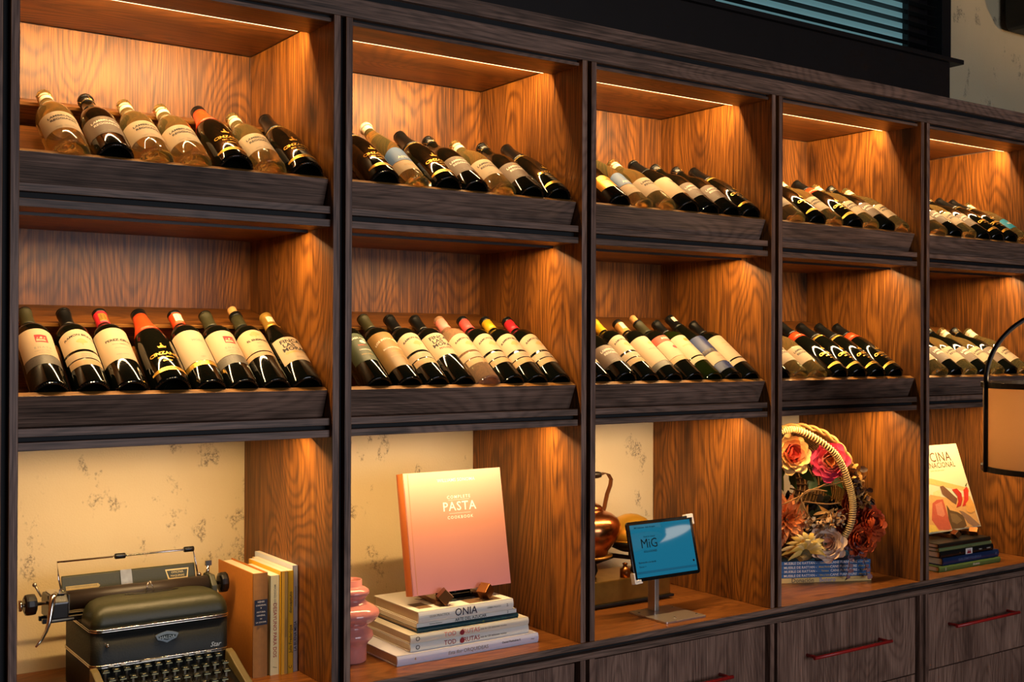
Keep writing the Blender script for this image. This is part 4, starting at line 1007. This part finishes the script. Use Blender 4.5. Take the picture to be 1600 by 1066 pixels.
hpts = [Vector((p.x, p.y, p.z - .0715)) for p in catmull(hp, 8)]
bk.part('handle', MB().tube(hpts, .0088, 10), WICKD, local=True)
dense = catmull([tuple(p) for p in hpts], 6); wr = []
for k, p in enumerate(dense):
    t = (dense[min(k + 1, len(dense) - 1)] - dense[max(k - 1, 0)]).normalized()
    n1 = Vector((0, 1, 0)); n1 = (n1 - t * n1.dot(t)).normalized(); n2 = t.cross(n1)
    a = k * 2 * PI / 7.0
    wr.append(p + (n1 * math.cos(a) + n2 * math.sin(a)) * .0100)
bk.part('handle_wrap', MB().tube(wr, .0029, 5), WICKL, local=True)

def petal_mesh(name, m, width=.8, bulge=.25, tip=.15, point=0.0, nu=6, nv=4, ruf=.0):
    mb = MB(); v = []
    for i in range(nu + 1):
        u = i / nu
        w_ = width * (math.sin(PI * (.13 + .60 * u)) ** .7 if not point else (math.sin(PI * min(.98, .1 + .9 * u)) ** .8))
        for j in range(nv + 1):
            s = -1 + 2 * j / nv
            x = bulge * math.sin(PI * u * .8) - .22 * bulge * s * s * 2 + tip * u ** 4 * -1 * -1
            z = u - (.10 if point else .30 * u) * s * s * u
            v.append((x + ruf * math.sin(s * 5 + u * 4) * u, s * w_ * .5, z))
    f = [(i * (nv + 1) + j, i * (nv + 1) + j + 1, (i + 1) * (nv + 1) + j + 1, (i + 1) * (nv + 1) + j) for i in range(nu) for j in range(nv)]
    return mb.add(v, f, 0, True).mesh(name, m)
def align(direction, roll=0.0):
    d = Vector(direction).normalized()
    return (d.to_track_quat('Z', 'Y').to_matrix().to_4x4() @ Matrix.Rotation(roll, 4, 'Z')).to_euler()
CALYX = mat('calyx_green', '#3b4a1f', 0.5)
def flower(name, label, pos, face, R, rings, mats, width=1.0, bulge=.30, tip=.12, point=0, ruf=.02, core=None, group='flowers in the basket'):
    t = Thing(name, label, 'flower', pos, 0, group)
    fd = R3 @ Vector((face[0], face[1], face[2]))
    t.o.rotation_euler = align(fd, random.random() * 6)
    for ri, (n, r0, tilt, ln) in enumerate(rings):
        m = mats[min(ri, len(mats) - 1)]
        me = petal_mesh('petal', m, width, bulge, tip, point, ruf=ruf)
        for k in range(n):
            o = obj('petal', me, t.o)
            a = 2 * PI * (k + .5 * (ri % 2)) / n + random.uniform(-.12, .12)
            s = R * ln * random.uniform(.93, 1.07)
            o.matrix_local = Matrix.Rotation(a, 4, 'Z') @ Matrix.Translation((R * r0, 0, 0)) @ Matrix.Rotation(math.radians(tilt + random.uniform(-5, 5)), 4, 'Y') @ Matrix.Diagonal((s, s * (1.0 if n > 4 else 1.2), s, 1))
    if core:
        t.part('core', MB().ball((0, 0, R * .18), R * .22, seg=14, rings=8), core, local=True)
    t.part('calyx', MB().lathe([(.0001, -R * .25), (R * .08, -R * .22), (R * .20, -R * .06), (R * .14, R * .02), (.0001, R * .03)], 12), CALYX, local=True)
    return t
ROSE = [(3, .05, 0, .58), (4, .12, 4, .62), (5, .20, 12, .66), (6, .28, 24, .70), (7, .34, 40, .74), (7, .36, 58, .80)]
pk = lambda n, c, v=.12: mat(n, c, 0.55, vary=v, vscale=60)
P1 = [pk('petal_peach_core', '#d98a4a'), pk('petal_peach_pink', '#e08a70'), pk('petal_pink_light', '#e2807a'), pk('petal_pink', '#d95c70'), pk('petal_pink_deep', '#cc3f62'), pk('petal_pink_deep', '#cc3f62')]
fp = flower('pink_rose', 'bright pink rose with peach heart inside the basket under the handle', loc3(.071, .012, .397), (-.15, -1, .25), .062, ROSE, P1, ruf=.05)
P2 = [pk('petal_red_core', '#b8402e'), pk('petal_red_core', '#b8402e'), pk('petal_salmon', '#d77a50'), pk('petal_apricot', '#dfa65e'), pk('petal_cream_yellow', '#e3bd78'), pk('petal_cream_yellow', '#e3bd78')]
fq = flower('apricot_rose', 'pale apricot rose with red heart near the top of the basket', loc3(-.066, .010, .425), (.1, -1, .2), .064, ROSE, P2, ruf=.05)
P3 = [pk('petal_blush_core', '#cfa088'), pk('petal_blush', '#dcb9a2'), pk('petal_blush_pale', '#e2c8b4')]
flower('cream_rose', 'large cream-pink rose resting on the blue catalogues below the handle', loc3(.052, .030, .128), (-.25, -1, .35), .060, ROSE, P3, ruf=.03)
P4 = [pk('petal_rust_dark', '#7e2c17'), pk('petal_rust', '#a8431f'), pk('petal_rust_light', '#bd5228')]
flower('rust_rose', 'rust-red rose reaching furthest out toward the side board', loc3(.228, .004, .188), (.45, -1, .35), .056, ROSE, P4, ruf=.06)
flower('rust_rose', 'rust-red rose low beside the cream rose above the hanging sprigs', loc3(.172, .030, .140), (.1, -1, .1), .054, ROSE, P4, ruf=.06)
P5 = [pk('petal_maroon', '#5a1a14'), pk('petal_brick', '#8e3520'), pk('petal_brick_light', '#a84728')]
flower('brick_rose', 'dark brick-red rose just outside the wrapped handle', loc3(.172, -.02, .240), (.3, -1, .3), .052, ROSE, P5, ruf=.05)
flower('brick_rose', 'small brick-orange rose tucked behind the lower handle', loc3(.128, .0, .190), (0, -1, .2), .044, ROSE, P5, ruf=.05)
PD = [pk('petal_dahlia_core', '#b45a25'), pk('petal_dahlia', '#cf7434'), pk('petal_dahlia_light', '#d9894a')]
flower('orange_dahlia', 'shaggy orange dahlia at the edge of the basket above the yellow bloom', loc3(-.082, .02, .212), (.1, -1, .15), .075, [(7, .05, 8, .5), (9, .12, 24, .62), (11, .18, 42, .75), (12, .2, 60, .88), (13, .2, 78, 1.0)], PD, width=.42, bulge=.18, tip=.2, point=1)
PYL = [pk('petal_yellow_tip', '#d9b04a'), pk('petal_yellow', '#d8b862'), pk('petal_yellow_pale', '#dcc27c')]
pr_ = Thing('yellow_protea', 'dried yellow protea with long strap petals on top of the catalogues', 'flower', loc3(-.030, .045, .108), 0, 'flowers in the basket')
for k in range(22):
    a = math.radians(18 + 152 * (k % 11) / 10 + random.uniform(-5, 5)); back = k // 11
    d = Vector((math.cos(a), -.10 - .25 * (1 - back) - .1 * math.sin(a), math.sin(a)))
    pts = []
    L_ = (.088 if back else .074) * random.uniform(.9, 1.1)
    for q in range(7):
        u = q / 6
        p = d * (L_ * u) + Vector((0, -.016 * math.sin(PI * u) + .012 * back, -.030 * u ** 3))
        pts.append(R3 @ p)
    side = (R3 @ Vector((-math.sin(a), .25, math.cos(a)))).normalized()
    v = []
    for q, p in enumerate(pts):
        w_ = .0105 * math.sin(PI * min(.97, .12 + .82 * q / 6)) ** .8
        nrm = (R3 @ Vector((0, -1, .2))) * .0035
        v += [p - side * w_, p + nrm * math.sin(PI * q / 6), p + side * w_]
    f = []
    for q in range(6): i0 = q * 3; f += [(i0, i0 + 1, i0 + 4, i0 + 3), (i0 + 1, i0 + 2, i0 + 5, i0 + 4)]
    pr_.part('petal', MB().add(v, f, 0, True), PYL[k % 3], local=True)
pr_.part('heart', MB().ball((0, 0, -.008), .030, .022, .022, 16, 10), mat('protea_heart', '#5a4a22', 0.7, bump=.6, vscale=60), local=True)
pr_.part('stem_end', MB().tube([tuple(R3 @ Vector((0, -.012, -.014))), tuple(R3 @ Vector((-.030, -.034, -.018)))], [.012, .009], 10), mat('cut_stem', '#7a6338', 0.7), local=True)
LEAFG = mat('leaf_green', '#24401a', 0.42, vary=.25, vscale=30)
def leaf_mesh(m, w=.5, fold=.12, n=7):
    v = []
    for i in range(n + 1):
        u = i / n; ww = w * .5 * math.sin(PI * min(.995, .04 + .96 * u) ** .85)
        v += [(-ww, fold * ww * 2 - .18 * u * u, u), (0, -.18 * u * u, u), (ww, fold * ww * 2 - .18 * u * u, u)]
    f = []
    for i in range(n): a = i * 3; f += [(a, a + 1, a + 4, a + 3), (a + 1, a + 2, a + 5, a + 4)]
    return MB().add(v, f, 0, True).mesh('leaf', m)
lme = leaf_mesh(LEAFG, .62)
def put(me, name, th, p, d, s, roll=0.0):
    """Place a child given in the basket frame (x, n, z)."""
    o = obj(name, me, th.o)
    M = Matrix.Translation(loc3(*p)) @ align(R3 @ Vector((d[0], d[1], d[2])), roll).to_matrix().to_4x4() @ Matrix.Scale(s, 4)
    base = Matrix.Translation(th.loc) @ th.o.rotation_euler.to_matrix().to_4x4()
    o.matrix_local = base.inverted() @ M
    return o
for p, d, s, r in (((-.075, -.01, .385), (-.5, -.3, -.8), .062, .3), ((-.05, -.005, .372), (-.1, -.4, -.9), .068, 1.2), ((-.015, -.01, .375), (.5, -.3, -.7), .060, 2.0), ((-.085, -.01, .365), (-.2, -.3, -1), .065, .9)):
    put(lme, 'leaf', fq, p, d, s, r)
for p, d, s, r in (((.035, -.02, .345), (-.35, -.3, -.8), .058, 2.6), ((.07, -.03, .335), (.2, -.4, -.8), .062, 1.5), ((.10, -.03, .34), (.7, -.3, -.5), .056, .6)):
    put(lme, 'leaf', fp, p, d, s, r)
# maple leaf, dry stems, seed heads, eucalyptus
ml = Thing('maple_leaf', 'dried ochre maple leaf among the flowers in the middle of the basket', 'leaf', loc3(.062, .035, .222), 0)
ml.o.rotation_euler = align(R3 @ Vector((-.2, -.8, .5)), 1.9)
OCH = mat('leaf_ochre', '#b5813a', 0.6, vary=.25, vscale=50)
star = []
for k in range(10):
    a = 2 * PI * k / 10; r = (.050 if k in (0, 2, 8) else .036 if k % 2 == 0 else .016); star.append((r * math.sin(a), r * math.cos(a), .006 * math.cos(k * 2)))
ml.part('blade', MB().add(star + [(0, 0, -.004)], [(k, (k + 1) % 10, 10) for k in range(10)]), OCH, local=True)
ml.part('stalk', MB().tube([(0, 0, -.003), (0, -.03, -.002), (.006, -.06, .004)], .0014, 6), WICKD, local=True)
DRY = mat('dry_stem', '#8c6636', 0.7, vary=.2, vscale=60)
dg = Thing('dry_stems', 'curved dry tan stems crossing the inside of the basket', 'stems', loc3(0, .02, .27), 0)
for pts in ([(-.11, .02, .255), (-.05, .035, .285), (.02, .03, .315), (.09, .02, .325), (.15, .0, .335)], [(-.06, .03, .20), (-.045, .04, .25), (-.03, .03, .30)], [(-.03, .04, .272), (.05, .04, .262), (.11, .02, .262)], [(-.045, .04, .29), (-.03, .045, .25), (-.005, .04, .215)], [(.0, .03, .30), (.06, .03, .33), (.13, .02, .34)], [(-.06, .04, .265), (-.02, .05, .31), (.05, .045, .305)]):
    dg.part('stem', MB().tube(catmull([tuple(loc3(*p)) for p in pts], 5), .0024, 6), DRY)
tanleaf = leaf_mesh(mat('leaf_tan', '#9a7440', 0.65, vary=.2, vscale=40), .32)
for p, d, s in (((-.035, .03, .275), (.15, -.2, -.9), .060), ((-.012, .035, .262), (-.3, -.2, -.9), .050), ((.01, .03, .225), (.8, -.3, .3), .055)):
    put(tanleaf, 'leaf', dg, p, d, s, .5)
def cluster(name, label, pts, n, rad, m, size, cat):
    t = Thing(name, label, cat, loc3(*pts[0]), 0)
    mb = MB()
    for _ in range(n):
        c = Vector(loc3(*random.choice(pts))) + Vector((random.gauss(0, 1), random.gauss(0, .7), random.gauss(0, 1))) * rad
        d = Vector((random.uniform(-1, 1), random.uniform(-1, .2), random.uniform(-1, 1)))
        M = Matrix.Translation(c) @ align(d, random.random() * 6).to_matrix().to_4x4() @ Matrix.Scale(size * random.uniform(.7, 1.3), 4)
        mb.add([M @ Vector(p) for p in ((-.35, .1, 0), (0, -.12, .1), (.35, .1, 0), (-.45, .18, .5), (0, -.05, .55), (.45, .18, .5), (-.15, .3, 1), (.15, .3, 1))], [(0, 1, 4, 3), (1, 2, 5, 4), (3, 4, 7, 6), (4, 5, 7)], random.randint(0, len(m) - 1), True)
    o = t.part('florets', mb, m); o['kind'] = 'stuff'
    return t
BR1 = [mat('dried_brown', '#7a4a22', 0.6), mat('dried_dark_brown', '#3d2416', 0.6), mat('dried_gold', '#b07f3a', 0.6)]
cluster('dried_hydrangea', 'dried brown hydrangea head at the outer rim of the basket', [(.165, .0, .345), (.180, .005, .318), (.196, .0, .290), (.20, .0, .268)], 150, .016, BR1, .020, 'flower')
BR2 = [mat('seed_tan', '#a5835a', 0.6), mat('seed_brown', '#6a4526', 0.6), mat('seed_cream', '#c9b08a', 0.6)]
cluster('seed_spray', 'spray of tiny tan and cream dried seed heads above the cream rose', [(-.01, .04, .200), (.03, .045, .196), (.065, .045, .205), (.095, .04, .212)], 170, .013, BR2, .012, 'flower')
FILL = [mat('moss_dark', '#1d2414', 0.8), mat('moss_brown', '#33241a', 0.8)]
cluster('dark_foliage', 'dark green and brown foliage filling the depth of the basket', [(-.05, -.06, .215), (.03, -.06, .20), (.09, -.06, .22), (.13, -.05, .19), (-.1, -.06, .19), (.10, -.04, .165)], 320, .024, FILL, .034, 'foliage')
EUC = mat('eucalyptus_mauve', '#8a6a70', 0.6, vary=.2, vscale=80); EST = mat('eucalyptus_stem', '#5d4038', 0.6)
em_ = MB().add([(.5 * math.sin(2 * PI * k / 10), .06 * math.cos(4 * PI * k / 10), .5 - .5 * math.cos(2 * PI * k / 10)) for k in range(10)], [tuple(range(10))]).mesh('leaf', EUC)
for nm, pts, n in (('mauve eucalyptus sprig hanging lowest in front of the catalogue spines', [(.122, .040, .125), (.128, .050, .095), (.126, .052, .055), (.116, .052, .015)], 15), ('mauve eucalyptus sprig hanging at the end of the catalogue spines', [(.150, .042, .128), (.165, .050, .10), (.182, .052, .065), (.190, .052, .022)], 14)):
    t = Thing('eucalyptus_sprig', nm, 'sprig', loc3(*pts[0]), 0)
    path = catmull([tuple(loc3(*p)) for p in pts], 6)
    t.part('stem', MB().tube(path, .0013, 6), EST)
    for k in range(n):
        p = path[min(len(path) - 1, int(k * len(path) / n) + 1)]
        o = obj('leaf', em_, t.o); sgn = 1 if k % 2 else -1
        d = Vector((sgn * 1.0, -.5, random.uniform(-.5, .4)))
        o.matrix_local = Matrix.Translation(p - t.loc) @ align(d, random.random() * 3).to_matrix().to_4x4() @ Matrix.Scale(random.uniform(.013, .019), 4)

# ------------------------------------------------------------------ far bay: books, easel, cookbook
GREENC = mat('cover_olive_green', '#566b35', 0.4); NAVYC = mat('cover_navy', '#16294f', 0.35); BLKC = mat('cover_black', '#121110', 0.35); OLVC = mat('cover_black_green_spine', '#6e7a4c', 0.45)
G4 = 'books stacked under the chilli cookbook'
book('large_book', 'olive green book at the bottom of the dark stack', (3.020, .060, 0), (0, 0, 0), .365, .26, .0190, GREENC, PAGES, True, [('Ensaladas', .0105, INK_PALE, .215, 0, 1, .2), ('||', .012, INK_PALE, .035)], group=G4)
book('large_book', 'navy book with embossed spine, second from the bottom of the dark stack', (3.050, .066, .0192), (0, 0, 0), .334, .25, .0255, NAVYC, PAGES, True, [('GUILLERMO FIGUEROLA', .0125, mat('ink_steel_blue', '#5f6f96', 0.4), .155), ('M', .014, mat('ink_steel_blue', '#5f6f96', 0.4), .315)], group=G4)
b = book('large_book', 'black book with a red and white square on its spine', (3.040, .070, .0449), (0, 0, 0), .316, .24, .0225, BLKC, PAGES, True, [('a', .010, INK_GOLD, .112), ('VINOS', .006, INK_PALE, .235), ('MUNDO', .006, INK_PALE, .285)], group=G4)
b.part('spine_square', MB().box(.145, .185, -.0044, -.0038, .001, .0215), mat('spine_white', '#ddd8d2', 0.5), local=True)
b.part('spine_mark', MB().prism([(.152, .003), (.160, .019), (.165, .008), (.170, .019), (.178, .003)], 'y', -.0048, -.0045), L_RED, local=True)
book('large_book', 'thin black book with a green spine, second from the top of the dark stack', (3.036, .072, .0676), (0, 0, 0), .312, .24, .0120, OLVC, PAGES, True, [('el arte de comer', .0058, INK, .170)], group=G4)
book('large_book', 'thin plain black book on top of the dark stack', (3.034, .072, .0798), (0, 0, 0), .308, .24, .0150, BLKC, PAGES, True, (), group=G4)
easel('bronze and black easel carrying the chilli cookbook on the dark stack', (3.255, .150, .0950), .110, math.radians(19), .021)
COVW = mat('cover_cream_print', '#d2c69c', 0.45)
def chilli_extra(c):
    def px(a, b_):
        f = (b_ - 75) / 582
        return (.325 - (255 + 175 * f - a) * .00083, .310 * (1 - f))
    layers = [('#dba860', [(0, 285), (60, 290), (345, 385), (345, 412), (60, 330), (0, 315)]), ('#e3c184', [(80, 385), (130, 372), (135, 420), (100, 440), (78, 430)]),
              ('#cf9a55', [(-100, 480), (60, 400), (200, 440), (350, 440), (425, 650), (-100, 650)]),
              ('#b9563a', [(75, 460), (105, 440), (150, 440), (175, 520), (210, 645), (190, 652), (120, 640), (70, 570)]), ('#c97a58', [(95, 470), (140, 455), (165, 545), (150, 560), (110, 540)]),
              ('#5e4526', [(175, 480), (200, 520), (255, 540), (300, 570), (322, 640), (300, 652), (215, 648), (190, 580)]), ('#7a5f38', [(200, 540), (250, 555), (290, 600), (250, 620), (215, 600)]),
              ('#6e4a30', [(128, 352), (150, 348), (200, 395), (255, 450), (245, 488), (220, 470), (145, 405)]), ('#8a684c', [(265, 530), (295, 540), (350, 580), (425, 650), (372, 652), (330, 620)]),
              ('#b02c1e', [(215, 382), (250, 378), (285, 415), (292, 460), (280, 500), (245, 510), (262, 470), (255, 430)]), ('#c43524', [(300, 392), (325, 372), (338, 400), (336, 470), (318, 500), (290, 508), (305, 460)]),
              ('#4a5a22', [(318, 374), (312, 366), (322, 350), (334, 346), (326, 356), (322, 370)]), ('#d89a48', [(315, 490), (335, 468), (362, 470), (385, 505), (388, 545), (352, 562), (322, 540)]),
              ('#dcb64a', [(55, 600), (92, 608), (118, 650), (50, 650)])]
    for k, (col, pts) in enumerate(layers):
        q = [px(*p) for p in pts]
        q = [(min(max(x, .003), .3215), max(z, .002)) for x, z in q]
        y = -.0005 - k * .00012
        me = MB().add([(x, y, z) for x, z in q], [tuple(range(len(q)))])
        c.part('cover_picture', me, mat('print_' + col[1:], col, 0.5, vary=.18, vscale=90), local=True)
cookbook('tall cream cookbook with chillies and meat on its cover on an easel', (3.066, .140, .1185), math.radians(19.5), .325, .318, .022, COVW, COVW,
         [('COCINA', .0500, INK_BR, .163, .270, 1.08), ('INTERNACIONAL', .0288, INK_BR, .162, .240, 1.06), ('rápida y fácil paso a paso', .0085, INK_TAN, .163, .222)], chilli_extra)

# ------------------------------------------------------------------ hanging lantern
LB = mat('lantern_black_metal', '#0e0b0a', 0.45, 0.4)
FAB, nt, bs = new_mat('lantern_linen_shade')
bs.inputs['Base Color'].default_value = srgb('#c6aa84'); bs.inputs['Roughness'].default_value = .8
bs.inputs['Transmission Weight'].default_value = 0.0
tr = nt.nodes.new('ShaderNodeBsdfTranslucent'); tr.inputs['Color'].default_value = srgb('#d6b790'); ms = nt.nodes.new('ShaderNodeMixShader'); ms.inputs[0].default_value = .5
nt.links.new(bs.outputs[0], ms.inputs[1]); nt.links.new(tr.outputs[0], ms.inputs[2]); nt.links.new(ms.outputs[0], nt.nodes['Material Output'].inputs['Surface'])
BULB = mat('bulb_glow', '#ffd9a0', 0.4, emit=(1.0, .62, .28, 1), estr=6.0)
def lantern(label, lx, ly, lz0, watts):
    lz1, lr = lz0 + .232, .200
    ln = Thing('hanging_lantern', label, 'lantern', (lx, ly, lz0), frame=0)
    ln.part('shade', MB().lathe([(lr - .003, .012), (lr - .003, lz1 - lz0 - .012)], 64).lathe([(lr - .0045, .012), (lr - .0045, lz1 - lz0 - .012)], 64), FAB, local=True)
    for z in (0, lz1 - lz0 - .014):
        ln.part('rim', MB().lathe([(lr - .008, z), (lr + .003, z), (lr + .003, z + .014), (lr - .008, z + .014), (lr - .008, z)], 64, smooth=False), LB, local=True)
    ln.part('bottom_diffuser', MB().lathe([(.0001, .006), (lr - .008, .006), (lr - .008, .008), (.0001, .008)], 64), FAB, local=True)
    apex = .19
    camdir = math.atan2(-2.3981 - ly, -.4991 - lx)
    a0 = camdir - (PI / 2 - math.radians(24.6)) 
    for k in range(4):
        a = a0 + k * PI / 2
        ln.part('upright_bar', MB().tube([((lr + .004) * math.cos(a), (lr + .004) * math.sin(a), .0), ((lr + .004) * math.cos(a), (lr + .004) * math.sin(a), lz1 - lz0)], .0062, 8), LB, local=True)
        arc = []
        for q in range(15):
            t = PI / 2 * q / 14
            r = (lr + .004) * math.cos(t) ; z = lz1 - lz0 + apex * math.sin(t)
            arc.append((r * math.cos(a), r * math.sin(a), z))
        ln.part('arched_bar', MB().tube(arc, .0062, 8), LB, local=True)
    ln.part('crown', MB().lathe([(.0001, 0), (.022, 0), (.022, .02), (.008, .03), (.0001, .03)], 20, Matrix.Translation((0, 0, lz1 - lz0 + apex - .01))), LB, local=True)
    ln.part('suspension_rod', MB().tube([(0, 0, lz1 - lz0 + apex + .015), (0, 0, 4.30 - lz0)], .006, 10), LB, local=True)
    BULB = mat('bulb_glow', '#ffd9a0', 0.4, emit=(1.0, .62, .28, 1), estr=6.0)
    ln.part('bulb', MB().ball((0, 0, .12), .03), BULB, local=True)
    ln.part('bulb_stem', MB().tube([(0, 0, .148), (0, 0, lz1 - lz0 + apex)], .006, 8), LB, local=True)
    pl_ = bpy.data.lights.new('lantern_bulb', 'POINT'); pl_.energy = watts; pl_.color = (1.0, .66, .34); pl_.shadow_soft_size = .03
    po = bpy.data.objects.new('lantern_bulb', pl_); COL.objects.link(po); po.parent = ln.o; po.location = (0, 0, .165)
lantern('hanging cylindrical lantern with linen shade, black rims and arched black bars', 2.392, -.752, 1.360, 6.5)
lantern('added unseen lantern further along the shelving, warming the plaster wall', 4.75, -1.0, 2.25, 42.0)  # added out of view to throw warm light on the plaster wall

pe = Thing('pendant_lamp', 'round black pendant lamp with glowing white disc hanging further into the room', 'lamp', (3.47, -1.62, 1.655), frame=0)
pe.part('shade', MB().lathe([(.140, 0), (.145, .002), (.143, .020), (.115, .060), (.060, .090), (.020, .100), (.0001, .100)], 48), LB, local=True)
pe.part('diffuser', MB().lathe([(.0001, .003), (.139, .003), (.139, .006), (.0001, .006)], 48), mat('lamp_diffuser', '#fff3e0', 0.5, emit=(1.0, .84, .66, 1), estr=5.0), local=True)
pe.part('suspension_rod', MB().tube([(0, 0, .098), (0, 0, 4.30 - 1.655)], .005, 10), LB, local=True)
